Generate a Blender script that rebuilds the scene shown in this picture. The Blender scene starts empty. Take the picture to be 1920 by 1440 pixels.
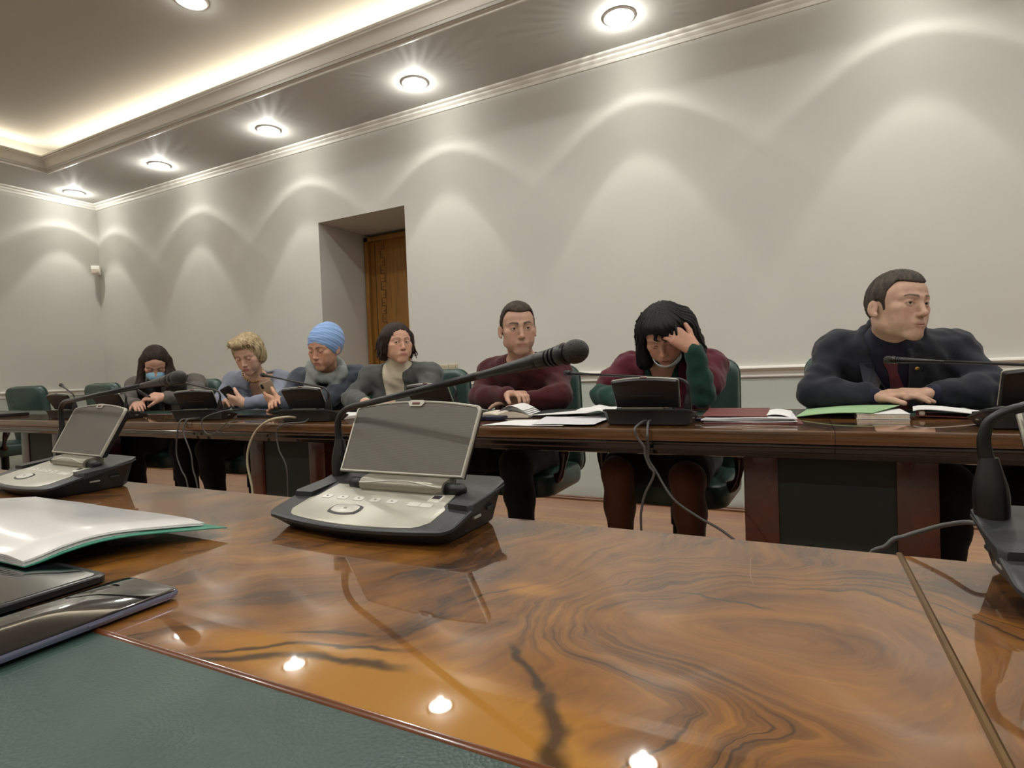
import bpy, bmesh, math, random
import numpy as np
from mathutils import Vector, Matrix, Euler
random.seed(7)
rng = np.random.default_rng(11)
scene = bpy.context.scene
COL = scene.collection

# ------------------------------------------------------------------ camera
cam_data = bpy.data.cameras.new('camera')
cam_data.sensor_fit = 'HORIZONTAL'
cam_data.sensor_width = 36.0
cam_data.lens = 1063.686 / 1920.0 * 36.0
cam_data.clip_start = 0.01
camera = bpy.data.objects.new('camera', cam_data)
COL.objects.link(camera)
CAM_R = Matrix(((0.89130028, 0.02226955, 0.4528663, 0),
                (0.45183842, 0.03955563, -0.89122241, 0),
                (-0.03776053, 0.99896918, 0.0251937, 0),
                (0, 0, 0, 1)))
camera.matrix_world = Matrix.Translation((0, 0, 0.94)) @ CAM_R
scene.camera = camera

# ------------------------------------------------------------------ world, exposure
world = bpy.data.worlds.new('world'); scene.world = world
world.use_nodes = True
world.node_tree.nodes['Background'].inputs[0].default_value = (1.0, 0.95, 0.86, 1)
world.node_tree.nodes['Background'].inputs[1].default_value = 0.02
scene.view_settings.view_transform = 'Standard'
scene.view_settings.look = 'None'
scene.view_settings.gamma = 1.0
scene.view_settings.use_curve_mapping = False
scene.view_settings.exposure = 0.19
WARM = (1.0, 0.925, 0.80)
LAMP_W = 7.4        # power of each recessed lamp
TRAY_W = 14.0         # power of each lamp in the raised tray, wall side
TRAY_F_W = 18.0      # the same lamps further into the room
COVE_W = 1.9         # power of the cove strips per metre

# ------------------------------------------------------------------ helpers
def link(o, parent=None):
    COL.objects.link(o)
    if parent is not None:
        o.parent = parent
    return o

def tag(o, label=None, cat=None, group=None, kind=None):
    if label: o['label'] = label
    if cat: o['category'] = cat
    if group: o['group'] = group
    if kind: o['kind'] = kind
    return o

def empty(name, loc, rz=0.0, label=None, cat=None, group=None):
    o = bpy.data.objects.new(name, None)
    o.empty_display_size = 0.05
    o.location = loc
    o.rotation_euler = (0, 0, rz)
    link(o)
    return tag(o, label, cat, group)

def mesh_obj(name, me, mat, parent=None, smooth=False):
    if isinstance(mat, (list, tuple)):
        for m in mat: me.materials.append(m)
    elif mat is not None:
        me.materials.append(mat)
    if smooth:
        me.polygons.foreach_set('use_smooth', [True] * len(me.polygons))
    return link(bpy.data.objects.new(name, me), parent)

def bm_obj(name, bm, mat, parent=None, smooth=False, auto=None):
    bmesh.ops.recalc_face_normals(bm, faces=bm.faces)
    me = bpy.data.meshes.new(name)
    if auto is not None:
        for f in bm.faces: f.smooth = True
        for e in bm.edges:
            if len(e.link_faces) == 2 and e.calc_face_angle(0) > auto: e.smooth = False
            elif len(e.link_faces) != 2: e.smooth = False
    bm.to_mesh(me); bm.free()
    return mesh_obj(name, me, mat, parent, smooth)

AUTO = math.radians(32)

def add_box(bm, lo, hi, bevel=0.0, seg=2, M=None):
    r = bmesh.ops.create_cube(bm, size=1.0)
    vs = r['verts']
    for v in vs:
        v.co = Vector([lo[i] + (v.co[i] + 0.5) * (hi[i] - lo[i]) for i in range(3)])
    if bevel > 0:
        es = list({e for v in vs for e in v.link_edges})
        q = bmesh.ops.bevel(bm, geom=es, offset=bevel, segments=seg, profile=0.6, affect='EDGES')
        vs = list({v for f in q['faces'] for v in f.verts} | {v for v in vs if v.is_valid})
    if M is not None:
        for v in vs: v.co = M @ v.co
    return vs

def add_rings(bm, rings, close=True, cap=True, M=None):
    """rings: list of equal-length point lists, joined in order"""
    R = []
    for ring in rings:
        R.append([bm.verts.new((M @ Vector(p)) if M is not None else Vector(p)) for p in ring])
    n = len(R[0])
    for a, b in zip(R[:-1], R[1:]):
        for i in range(n if close else n - 1):
            j = (i + 1) % n
            bm.faces.new((a[i], a[j], b[j], b[i]))
    if cap:
        bm.faces.new(R[0][::-1]); bm.faces.new(R[-1])
    return R

def add_tube(bm, pts, rad, n=10, cap=True):
    P = [Vector(p) for p in pts]
    rr = rad if isinstance(rad, (list, tuple)) else [rad] * len(P)
    T = [(P[min(i + 1, len(P) - 1)] - P[max(i - 1, 0)]).normalized() for i in range(len(P))]
    up = Vector((0, 0, 1)) if abs(T[0].z) < 0.9 else Vector((1, 0, 0))
    nrm = (up - T[0] * up.dot(T[0])).normalized()
    rings = []
    for i, p in enumerate(P):
        nrm = (nrm - T[i] * nrm.dot(T[i])).normalized()
        b = T[i].cross(nrm)
        rings.append([p + (nrm * math.cos(2 * math.pi * k / n) + b * math.sin(2 * math.pi * k / n)) * rr[i] for k in range(n)])
    add_rings(bm, rings, True, cap)

def bez(pts, n=8):
    """Catmull-Rom through the points"""
    P = [Vector(p) for p in pts]
    P = [P[0] * 2 - P[1]] + P + [P[-1] * 2 - P[-2]]
    out = []
    for i in range(1, len(P) - 2):
        for k in range(n):
            t = k / n
            a, b, c, d = P[i - 1], P[i], P[i + 1], P[i + 2]
            out.append(0.5 * ((2 * b) + (c - a) * t + (2 * a - 5 * b + 4 * c - d) * t * t + (3 * b - a - 3 * c + d) * t ** 3))
    out.append(P[-2])
    return out

def add_lathe(bm, prof, n=24, M=None):
    rings = [[(r * math.cos(2 * math.pi * k / n), r * math.sin(2 * math.pi * k / n), z) for k in range(n)] for r, z in prof]
    add_rings(bm, rings, True, True, M)

def add_prism(bm, outline, z0, z1, M=None):
    add_rings(bm, [[(x, y, z0) for x, y in outline], [(x, y, z1) for x, y in outline]], True, True, M)

def sweep(bm, prof, path_a, path_b, axis):
    """profile (u,v) swept straight; axis 'x': u->y, v->z ; axis 'y': u->x, v->z"""
    if axis == 'x':
        add_rings(bm, [[(path_a, u, v) for u, v in prof], [(path_b, u, v) for u, v in prof]])
    else:
        add_rings(bm, [[(u, path_a, v) for u, v in prof], [(u, path_b, v) for u, v in prof]])

def rrect(w, h, r, n=5):
    pts = []
    for cx, cy, a0 in ((w - r, h - r, 0), (-w + r, h - r, 90), (-w + r, -h + r, 180), (w - r, -h + r, 270)):
        for k in range(n + 1):
            a = math.radians(a0 + 90 * k / n)
            pts.append((cx + r * math.cos(a), cy + r * math.sin(a)))
    return pts

# ------------------------------------------------------------------ materials
def new_mat(name):
    m = bpy.data.materials.new(name); m.use_nodes = True
    nt = m.node_tree
    return m, nt, nt.nodes['Principled BSDF']

def setp(b, **k):
    names = {'color': 'Base Color', 'rough': 'Roughness', 'metal': 'Metallic', 'spec': 'Specular IOR Level', 'coat': 'Coat Weight',
             'coat_rough': 'Coat Roughness', 'ior': 'IOR', 'sheen': 'Sheen Weight', 'emit': 'Emission Color', 'estr': 'Emission Strength',
             'sss': 'Subsurface Weight', 'trans': 'Transmission Weight', 'alpha': 'Alpha', 'coat_ior': 'Coat IOR'}
    for a, v in k.items():
        if isinstance(v, tuple) and len(v) == 3: v = (*v, 1)
        b.inputs[names[a]].default_value = v

def srgb(r, g, b):
    f = lambda c: (c / 255 / 12.92) if c / 255 <= 0.04045 else ((c / 255 + 0.055) / 1.055) ** 2.4
    return (f(r), f(g), f(b))

def noise_node(nt, scale, detail=4, rough=0.5, dist=0.0, vec=None, sc=(1, 1, 1), coord='Object'):
    tc = nt.nodes.new('ShaderNodeTexCoord')
    mp = nt.nodes.new('ShaderNodeMapping'); mp.inputs['Scale'].default_value = sc
    nt.links.new(vec if vec is not None else tc.outputs[coord], mp.inputs[0])
    n = nt.nodes.new('ShaderNodeTexNoise')
    n.inputs['Scale'].default_value = scale; n.inputs['Detail'].default_value = detail
    n.inputs['Roughness'].default_value = rough; n.inputs['Distortion'].default_value = dist
    nt.links.new(mp.outputs[0], n.inputs['Vector'])
    return n

def ramp(nt, src, stops):
    r = nt.nodes.new('ShaderNodeValToRGB')
    els = r.color_ramp.elements
    while len(els) < len(stops): els.new(0.5)
    for e, (p, c) in zip(els, stops):
        e.position = p; e.color = (*c, 1) if len(c) == 3 else c
    nt.links.new(src, r.inputs[0])
    return r

def bump(nt, b, src, strength=0.1, dist=0.01):
    bp = nt.nodes.new('ShaderNodeBump')
    bp.inputs['Strength'].default_value = strength; bp.inputs['Distance'].default_value = dist
    nt.links.new(src, bp.inputs['Height']); nt.links.new(bp.outputs[0], b.inputs['Normal'])
    return bp

def mat_plain(name, col, rough=0.5, var=0.06, scale=30, bmp=0.0, **k):
    m, nt, b = new_mat(name)
    setp(b, color=col, rough=rough, **k)
    n = noise_node(nt, scale, 3)
    r = ramp(nt, n.outputs['Fac'], [(0.3, tuple(c * (1 - var) for c in col)), (0.7, tuple(min(1, c * (1 + var)) for c in col))])
    nt.links.new(r.outputs[0], b.inputs['Base Color'])
    if bmp: bump(nt, b, n.outputs['Fac'], bmp, 0.003)
    return m

def mat_cloth(name, col, rough=0.9, weave=900, var=0.18, sheen=0.15):
    m, nt, b = new_mat(name)
    setp(b, color=col, rough=rough, sheen=sheen, spec=0.25)
    n1 = noise_node(nt, 14, 4); n2 = noise_node(nt, weave, 2)
    mx = nt.nodes.new('ShaderNodeMath'); mx.operation = 'MULTIPLY_ADD'; mx.inputs[1].default_value = 0.5
    nt.links.new(n1.outputs['Fac'], mx.inputs[0])
    m2 = nt.nodes.new('ShaderNodeMath'); m2.operation = 'MULTIPLY'; m2.inputs[1].default_value = 0.5
    nt.links.new(n2.outputs['Fac'], m2.inputs[0]); nt.links.new(m2.outputs[0], mx.inputs[2])
    r = ramp(nt, mx.outputs[0], [(0.3, tuple(c * (1 - var) for c in col)), (0.7, tuple(min(1, c * (1 + var)) for c in col))])
    nt.links.new(r.outputs[0], b.inputs['Base Color'])
    bump(nt, b, n2.outputs['Fac'], 0.25, 0.002)
    return m

MAT = {}
# ================================================================== the room
WY = 3.772            # inner face of the long wall
WX = -7.25            # inner face of the short wall at the left
ZS = 3.03             # lowered border of the ceiling
ZU = 3.30             # raised middle of the ceiling

def wall_mat():
    m, nt, b = new_mat('wall_paint')
    setp(b, rough=0.62, spec=0.35)
    up = srgb(214, 213, 205); low = srgb(198, 208, 198)
    g = nt.nodes.new('ShaderNodeNewGeometry')
    sx = nt.nodes.new('ShaderNodeSeparateXYZ'); nt.links.new(g.outputs['Position'], sx.inputs[0])
    gt = nt.nodes.new('ShaderNodeMath'); gt.operation = 'GREATER_THAN'; gt.inputs[1].default_value = 0.86
    nt.links.new(sx.outputs['Z'], gt.inputs[0])
    n = noise_node(nt, 1.3, 3)
    r1 = ramp(nt, n.outputs['Fac'], [(0.3, tuple(c * 0.97 for c in up)), (0.7, up)])
    mix = nt.nodes.new('ShaderNodeMix'); mix.data_type = 'RGBA'
    nt.links.new(gt.outputs[0], mix.inputs['Factor'])
    mix.inputs['A'].default_value = (*low, 1)
    nt.links.new(r1.outputs[0], mix.inputs['B'])
    nt.links.new(mix.outputs['Result'], b.inputs['Base Color'])
    n2 = noise_node(nt, 220, 2); bump(nt, b, n2.outputs['Fac'], 0.05, 0.001)
    return m
MAT['wall'] = wall_mat()
MAT['ceiling'] = mat_plain('ceiling_paint', srgb(190, 189, 182), 0.7, 0.015, 2)
MAT['trim'] = mat_plain('trim_paint', srgb(222, 219, 210), 0.45, 0.01, 5)
MAT['skirting'] = mat_plain('skirting_wood', srgb(120, 84, 58), 0.4, 0.15, 8)

def floor_mat():
    m, nt, b = new_mat('laminate_floor')
    setp(b, rough=0.32, spec=0.4)
    tc = nt.nodes.new('ShaderNodeTexCoord')
    br = nt.nodes.new('ShaderNodeTexBrick')
    br.offset = 0.37; br.squash = 1.0
    for k, v in (('Scale', 1.0), ('Brick Width', 0.62), ('Row Height', 0.075), ('Mortar Size', 0.0012), ('Bias', 0.0)):
        br.inputs[k].default_value = v
    br.inputs['Color1'].default_value = (*srgb(168, 128, 108), 1)
    br.inputs['Color2'].default_value = (*srgb(180, 140, 106), 1)
    br.inputs['Mortar'].default_value = (*srgb(120, 84, 66), 1)
    nt.links.new(tc.outputs['Object'], br.inputs['Vector'])
    n = noise_node(nt, 6, 5, sc=(1, 9, 1))
    r = ramp(nt, n.outputs['Fac'], [(0.3, (0.8, 0.78, 0.76)), (0.7, (1, 1, 1))])
    mix = nt.nodes.new('ShaderNodeMix'); mix.data_type = 'RGBA'; mix.blend_type = 'MULTIPLY'
    mix.inputs['Factor'].default_value = 1
    nt.links.new(br.outputs['Color'], mix.inputs['A']); nt.links.new(r.outputs[0], mix.inputs['B'])
    nt.links.new(mix.outputs['Result'], b.inputs['Base Color'])
    return m
MAT['floor'] = floor_mat()

def struct(name, bm, mat, **k):
    o = bm_obj(name, bm, mat, **k); o['kind'] = 'structure'; return o

XR, YF = 5.2, -5.0
bm = bmesh.new(); add_box(bm, (WX - .1, YF - .1, -0.1), (XR + .1, 4.6, 0.0)); struct('floor', bm, MAT['floor'])

DL, DR, DT, DY = -3.786, -2.837, 2.308, 4.39
bm = bmesh.new()
def quad(bm, *p): bm.faces.new([bm.verts.new(q) for q in p])
TOP = 3.5
# long wall: a thick slab with the deep door recess cut through it
xs = [WX - .7, DL, DR, XR + .1]
for y in (WY, DY + .05):
    quad(bm, (xs[0], y, 0), (xs[1], y, 0), (xs[1], y, TOP), (xs[0], y, TOP))
    quad(bm, (xs[2], y, 0), (xs[3], y, 0), (xs[3], y, TOP), (xs[2], y, TOP))
    quad(bm, (xs[1], y, DT), (xs[2], y, DT), (xs[2], y, TOP), (xs[1], y, TOP))
y0, y1 = WY, DY + .05
quad(bm, (DL, y0, 0), (DL, y1, 0), (DL, y1, DT), (DL, y0, DT))
quad(bm, (DR, y0, 0), (DR, y1, 0), (DR, y1, DT), (DR, y0, DT))
quad(bm, (DL, y0, DT), (DR, y0, DT), (DR, y1, DT), (DL, y1, DT))
quad(bm, (xs[0], y0, TOP), (xs[3], y0, TOP), (xs[3], y1, TOP), (xs[0], y1, TOP))
quad(bm, (xs[0], y0, 0), (xs[0], y1, 0), (xs[0], y1, TOP), (xs[0], y0, TOP))
quad(bm, (xs[3], y0, 0), (xs[3], y1, 0), (xs[3], y1, TOP), (xs[3], y0, TOP))
bmesh.ops.remove_doubles(bm, verts=bm.verts, dist=1e-5)
struct('wall_back', bm, MAT['wall'])
bm = bmesh.new(); add_box(bm, (WX - .12, YF, 0), (WX, WY, TOP)); struct('wall_left', bm, MAT['wall'])
bm = bmesh.new(); add_box(bm, (WX - .1, YF - .12, 0), (XR + .1, YF, TOP)); struct('wall_front', bm, MAT['wall'])
bm = bmesh.new(); add_box(bm, (XR, YF, 0), (XR + .12, WY, TOP)); struct('wall_right', bm, MAT['wall'])

# ceiling: lowered border all round, raised tray in the middle
CX0, CX1, CY0, CY1 = -6.45, 4.4, -4.2, 2.93     # inner edge of the border
RX0, RX1, RY0, RY1 = -6.62, 4.57, -4.37, 3.08   # riser behind the cove ledge
bm = bmesh.new()
def ringface(bm, a, b, z):
    (ax0, ay0, ax1, ay1), (bx0, by0, bx1, by1) = a, b
    A = [(ax0, ay0, z), (ax1, ay0, z), (ax1, ay1, z), (ax0, ay1, z)]
    B = [(bx0, by0, z), (bx1, by0, z), (bx1, by1, z), (bx0, by1, z)]
    for i in range(4):
        j = (i + 1) % 4
        quad(bm, A[i], A[j], B[j], B[i])
def wallring(bm, a, z0, z1):
    ax0, ay0, ax1, ay1 = a
    A = [(ax0, ay0), (ax1, ay0), (ax1, ay1), (ax0, ay1)]
    for i in range(4):
        j = (i + 1) % 4
        quad(bm, (*A[i], z0), (*A[j], z0), (*A[j], z1), (*A[i], z1))
outer, inner, riser = (WX, YF, XR, WY), (CX0, CY0, CX1, CY1), (RX0, RY0, RX1, RY1)
ringface(bm, outer, inner, ZS)
wallring(bm, inner, ZS, ZS + .05)
ringface(bm, inner, riser, ZS + .05)
wallring(bm, riser, ZS + .05, ZU)
quad(bm, (RX0, RY0, ZU), (RX1, RY0, ZU), (RX1, RY1, ZU), (RX0, RY1, ZU))
bmesh.ops.remove_doubles(bm, verts=bm.verts, dist=1e-5)
struct('ceiling', bm, MAT['ceiling'])

# mouldings, as profiles swept along the edges (mitred)
def mitred(name, prof, rect, inward, mat):
    """prof: (offset towards the room middle, z)"""
    bm = bmesh.new(); x0, y0, x1, y1 = rect
    rings = []
    for (cx, cy, sx, sy) in ((x0, y0, 1, 1), (x1, y0, -1, 1), (x1, y1, -1, -1), (x0, y1, 1, -1)):
        rings.append([(cx + sx * o * inward, cy + sy * o * inward, z) for o, z in prof])
    R = [[bm.verts.new(p) for p in r] for r in rings]
    n = len(prof)
    for i in range(4):
        a, b = R[i], R[(i + 1) % 4]
        for k in range(n - 1):
            bm.faces.new((a[k], a[k + 1], b[k + 1], b[k]))
    return struct(name, bm, mat, auto=AUTO)
mitred('trim_1', [(0, ZS - .066), (.010, ZS - .066), (.013, ZS - .058), (.013, ZS - .046), (.022, ZS - .040), (.030, ZS - .032), (.030, ZS - .022), (.040, ZS - .018), (.050, ZS - .010), (.052, ZS)],
       (WX, YF, XR, WY), 1, MAT['trim'])
mitred('trim_2', [(-.045, ZS), (-.045, ZS - .012), (-.03, ZS - .016), (-.028, ZS - .004), (-.012, ZS + .0), (-.010, ZS + .012), (.004, ZS + .020), (.012, ZS + .040), (.016, ZS + .062), (.030, ZS + .080), (.046, ZS + .088),
                  (.048, ZS + .096), (.060, ZS + .099), (.062, ZS + .112), (.040, ZS + .112), (.030, ZS + .09), (0.0, ZS + .05)], (CX0, CY0, CX1, CY1), 1, MAT['trim'])
rail = [(0, .836), (.012, .837), (.015, .843), (.012, .850), (.010, .858), (.012, .872), (.020, .878), (.030, .885), (.034, .893), (.030, .901), (.020, .906), (0, .907)]
def rail_obj(name, axis, a, b, face):
    bm = bmesh.new()
    sweep(bm, [(face - u if axis == 'x' else face + u, v) for u, v in rail], a, b, axis)
    struct(name, bm, MAT['trim'], auto=AUTO)
rail_obj('trim_3', 'x', DR, XR, WY); rail_obj('trim_4', 'x', WX, DL, WY); rail_obj('trim_5', 'y', YF, WY, WX)
for nm, a, b in (('baseboard_back', DR, XR), ('baseboard_corner', WX, DL)):
    bm = bmesh.new(); sweep(bm, [(WY, 0), (WY - .018, 0), (WY - .018, .012), (WY - .012, .018), (WY - .012, .024), (WY - .006, .030), (WY, .030)], a, b, 'x')
    struct(nm, bm, MAT['skirting'])
bm = bmesh.new(); sweep(bm, [(WX, 0), (WX + .018, 0), (WX + .018, .012), (WX + .010, .024), (WX + .006, .030), (WX, .030)], YF, WY, 'y')
struct('baseboard_left', bm, MAT['skirting'])

# ---- door at the end of the recess
def door_mat():
    m, nt, b = new_mat('door_veneer')
    setp(b, rough=0.35, spec=0.4)
    n = noise_node(nt, 5, 6, 0.6, 0.6, sc=(9, 9, 0.5))
    r = ramp(nt, n.outputs['Fac'], [(0.25, srgb(120, 82, 36)), (0.55, srgb(152, 108, 50)), (0.8, srgb(164, 120, 60))])
    nt.links.new(r.outputs[0], b.inputs['Base Color'])
    return m
MAT['door'] = door_mat()
MAT['door_dark'] = mat_plain('door_inlay', srgb(96, 62, 30), 0.4, 0.1)
dr = empty('door_1', (DL, DY, 0)); dr['kind'] = 'structure'
bm = bmesh.new()
W = DR - DL
add_box(bm, (.012, -.05, 0), (.062, .05, DT - .03), .006); add_box(bm, (W - .062, -.05, 0), (W - .012, .05, DT - .03), .006)
add_box(bm, (.012, -.05, DT - .075), (W - .012, .05, DT - .03), .006)
bm_obj('door_frame', bm, MAT['door'], dr, auto=AUTO)
bm = bmesh.new(); add_box(bm, (.062, -.012, .005), (W - .062, .03, DT - .075), .003)
leaf = bm_obj('door_leaf', bm, MAT['door'], dr, auto=AUTO)
bm = bmesh.new()
# meander strip: a column of small key-shaped bars
for k in range(26):
    z = .20 + k * .078
    add_box(bm, (.18, -.0165, z), (.186, -.011, z + .07)) if k % 2 == 0 else add_box(bm, (.226, -.0165, z), (.232, -.011, z + .07))
    add_box(bm, (.18, -.0165, z), (.232, -.011, z + .006))
    add_box(bm, (.196, -.0165, z + .03), (.216, -.011, z + .036))
add_box(bm, (.115, -.0165, .02), (.121, -.011, DT - .09))
bm_obj('meander_inlay', bm, MAT['door_dark'], leaf)
bm = bmesh.new(); add_tube(bm, [(W - .12, -.012, 1.0), (W - .12, -.06, 1.0), (W - .135, -.065, 1.0), (W - .24, -.065, 1.0)], .009, 8)
MAT['chrome'] = mat_plain('chrome', (.75, .73, .70), .18, .02, metal=1.0)
bm_obj('door_handle', bm, MAT['chrome'], dr, smooth=True)
bm = bmesh.new(); add_box(bm, (DL - .2, DY + .06, 0), (DR + .2, DY + .1, DT + .2)); struct('wall_recess', bm, MAT['wall'])

# ---- cove light strips
def emit_mat(name, col, s):
    m, nt, b = new_mat(name)
    setp(b, color=(.8, .8, .8), emit=col, estr=s); return m
MAT['strip'] = emit_mat('strip_glow', (1.0, .86, .68), 3.0)
def cove(name, a, b, label):
    o = empty(name, ((a[0] + b[0]) / 2, (a[1] + b[1]) / 2, ZS + .05), 0, label, 'light strip', 'cove light strips')
    L = math.hypot(b[0] - a[0], b[1] - a[1])
    bm = bmesh.new()
    if a[1] == b[1]: add_box(bm, (-L / 2, -.010, 0), (L / 2, .010, .046))
    else: add_box(bm, (-.010, -L / 2, 0), (.010, L / 2, .046))
    bm_obj('strip', bm, MAT['strip'], o)
    ld = bpy.data.lights.new('cove_light', 'AREA'); ld.shape = 'RECTANGLE'; ld.size = L; ld.size_y = .05
    ld.energy = COVE_W * L; ld.color = (1.0, .87, .70); ld.spread = math.radians(170)
    lo = bpy.data.objects.new('cove_light', ld); link(lo, o); lo.location = (0, 0, .048)
    lo.rotation_euler = (math.pi, 0, 0 if a[1] == b[1] else math.pi / 2)
yy, xx = CY1 + .075, CX0 - .085
cove('light_strip', (CX0, yy), (CX1, yy), 'warm cove light strip along the ceiling tray edge above the long wall')
cove('light_strip', (xx, CY0), (xx, CY1), 'warm cove light strip along the tray edge at the far left')
cove('light_strip', (CX0, CY0 - .075), (CX1, CY0 - .075), 'warm cove light strip along the tray edge behind the viewer')

# ---- recessed lamps
MAT['lamp'] = emit_mat('lamp_glow', (1.0, .97, .91), 22.0)
MAT['ring'] = mat_plain('lamp_ring', (.82, .80, .76), .25, .02)
MAT['reflector'] = mat_plain('lamp_reflector', (.9, .88, .84), .15, .02, metal=1.0)

def lamp_light(wide=False):
    ld = bpy.data.lights.new('lamp_light', 'POINT')
    ld.energy = TRAY_W if wide else LAMP_W; ld.shadow_soft_size = 0.022; ld.color = (1.0, .975, .925)
    ld.use_nodes = True
    nt = ld.node_tree
    em = nt.nodes['Emission']
    tc = nt.nodes.new('ShaderNodeTexCoord')
    sp = nt.nodes.new('ShaderNodeSeparateXYZ'); nt.links.new(tc.outputs['Normal'], sp.inputs[0])
    neg = nt.nodes.new('ShaderNodeMath'); neg.operation = 'MULTIPLY'; neg.inputs[1].default_value = -1.0
    nt.links.new(sp.outputs['Z'], neg.inputs[0])
    ac = nt.nodes.new('ShaderNodeMath'); ac.operation = 'ARCCOSINE'; nt.links.new(neg.outputs[0], ac.inputs[0])
    dv = nt.nodes.new('ShaderNodeMath'); dv.operation = 'DIVIDE'; dv.inputs[1].default_value = math.pi
    nt.links.new(ac.outputs[0], dv.inputs[0])
    d = lambda a: a / 180.0
    g = lambda v: (v, v, v)
    S = 8.0
    stops = [(d(0), g(5.0 / S)), (d(15), g(3.8 / S)), (d(23), g(3.0 / S)), (d(26), g(3.3 / S)), (d(27.5), g(3.0 / S)), (d(29.5), g(1.0 / S)), (d(33), g(.46 / S)), (d(40), g(.32 / S)), (d(47.6), g(.24 / S)), (d(49.2), g(1.08 / S)),
             (d(51.5), g(1.0 / S)), (d(55), g(.52 / S)), (d(58), g(.26 / S)), (d(60), g(.24 / S)), (d(62), g(.15 / S)), (d(70), g(.10 / S)), (d(84), g(.12 / S)), (d(91), g(.95 / S)), (d(115), g(.8 / S)), (d(150), g(.10 / S))]
    if wide: stops = [(d(0), g(2.2 / S)), (d(30), g(2.2 / S)), (d(52), g(1.5 / S)), (d(66), g(.5 / S)), (d(80), g(.12 / S)), (d(91), g(.10 / S)), (d(150), g(.02 / S))]
    r = ramp(nt, dv.outputs[0], stops)
    # starburst streaks put into the light's own strength; the rim is smooth
    at = nt.nodes.new('ShaderNodeMath'); at.operation = 'ARCTAN2'
    nt.links.new(sp.outputs['Y'], at.inputs[0]); nt.links.new(sp.outputs['X'], at.inputs[1])
    m1 = nt.nodes.new('ShaderNodeMath'); m1.operation = 'MULTIPLY'; m1.inputs[1].default_value = 38; nt.links.new(at.outputs[0], m1.inputs[0])
    sn = nt.nodes.new('ShaderNodeMath'); sn.operation = 'SINE'; nt.links.new(m1.outputs[0], sn.inputs[0])
    ab = nt.nodes.new('ShaderNodeMath'); ab.operation = 'MULTIPLY_ADD'; ab.inputs[1].default_value = .45; ab.inputs[2].default_value = 1.0
    nt.links.new(sn.outputs[0], ab.inputs[0])
    gt = nt.nodes.new('ShaderNodeMapRange'); gt.inputs['From Min'].default_value = .47; gt.inputs['From Max'].default_value = .52
    nt.links.new(dv.outputs[0], gt.inputs['Value'])
    mxn = nt.nodes.new('ShaderNodeMix'); mxn.data_type = 'FLOAT'; mxn.inputs['A'].default_value = 1.0
    nt.links.new(gt.outputs[0], mxn.inputs['Factor']); nt.links.new(ab.outputs[0], mxn.inputs['B'])
    mu = nt.nodes.new('ShaderNodeMath'); mu.operation = 'MULTIPLY'
    nt.links.new(r.outputs[0], mu.inputs[0]); nt.links.new(mxn.outputs[0], mu.inputs[1])
    m3 = nt.nodes.new('ShaderNodeMath'); m3.operation = 'MULTIPLY'; m3.inputs[1].default_value = S; nt.links.new(mu.outputs[0], m3.inputs[0])
    nt.links.new(m3.outputs[0], em.inputs['Strength'])
    return ld
LAMP, TRAY, TRAY_F = lamp_light(), lamp_light(True), lamp_light(True)
TRAY_F.energy = TRAY_F_W
bm = bmesh.new(); add_lathe(bm, [(.098, 0), (.097, -.004), (.088, -.009), (.080, -.008), (.077, -.003), (.077, 0)], 40)
RING_ME = bm_obj('ring', bm, MAT['ring'], auto=AUTO).data
bm = bmesh.new(); add_lathe(bm, [(.076, -.002), (.070, -.008), (.05, -.013), (.02, -.016), (.001, -.017)], 32)
DISC_ME = bm_obj('lamp_glass', bm, MAT['lamp'], smooth=True).data
for o in list(COL.objects):
    if o.name in ('ring', 'lamp_glass') and o.parent is None: bpy.data.objects.remove(o)
def downlight(x, y, z, label, group='recessed ceiling lamps'):
    o = empty('ceiling_lamp', (x, y, z), 0, label, 'ceiling lamp', group)
    link(bpy.data.objects.new('ring', RING_ME), o); link(bpy.data.objects.new('lamp_glass', DISC_ME), o)
    l = bpy.data.objects.new('lamp_light', (TRAY if y > 1 else TRAY_F) if z == ZU else LAMP); link(l, o); l.location = (0, 0, -.042)
    return o
pos_words = ['lit round lamp in the lowered ceiling border, nearest the top middle of the picture', 'lit round ceiling lamp second from the right, up and left of the maroon sweater man',
             'lit round ceiling lamp up and left of the door recess', 'lit round ceiling lamp second from the room corner',
             'lit round ceiling lamp right at the far left room corner']
for k in range(5):
    downlight(-.919 - 1.505 * k, 3.405, ZS, pos_words[k])
for x in (.586, 2.09, 3.6):
    downlight(x, 3.405, ZS, 'lit round lamp in the lowered ceiling border, out of frame to the right')
downlight(-3.307, 2.325, ZU, 'lit round lamp in the raised ceiling tray, cut by the top frame edge', 'lamps in the raised ceiling tray')
for x in (-1.8, -.3, 1.2, 2.7):
    downlight(x, 2.325, ZU, 'lit round lamp in the raised ceiling tray, above the frame', 'lamps in the raised ceiling tray')
for y in (1.9, .4, -1.1, -2.6):
    downlight(-6.94, y, ZS, 'lit round lamp in the lowered border along the left wall', 'lamps along the left wall')
for x, y in [(x, y) for y in (.6, -1.2) for x in (-4.8, -3.3, -1.8, -.3, 1.2, 2.7)]:
    downlight(x, y, ZU, 'lit round lamp in the raised ceiling tray, overhead or behind the viewer', 'lamps in the raised ceiling tray')
for x in (-5.4, -3.9, -2.4, -.9, .6, 2.1):  # unseen row mirrored from the long wall, added for ambient light
    downlight(x, -4.6, ZS, 'unseen round lamp added for room ambient in the lowered border behind the viewer', 'added ambient lamps behind the viewer')
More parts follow.
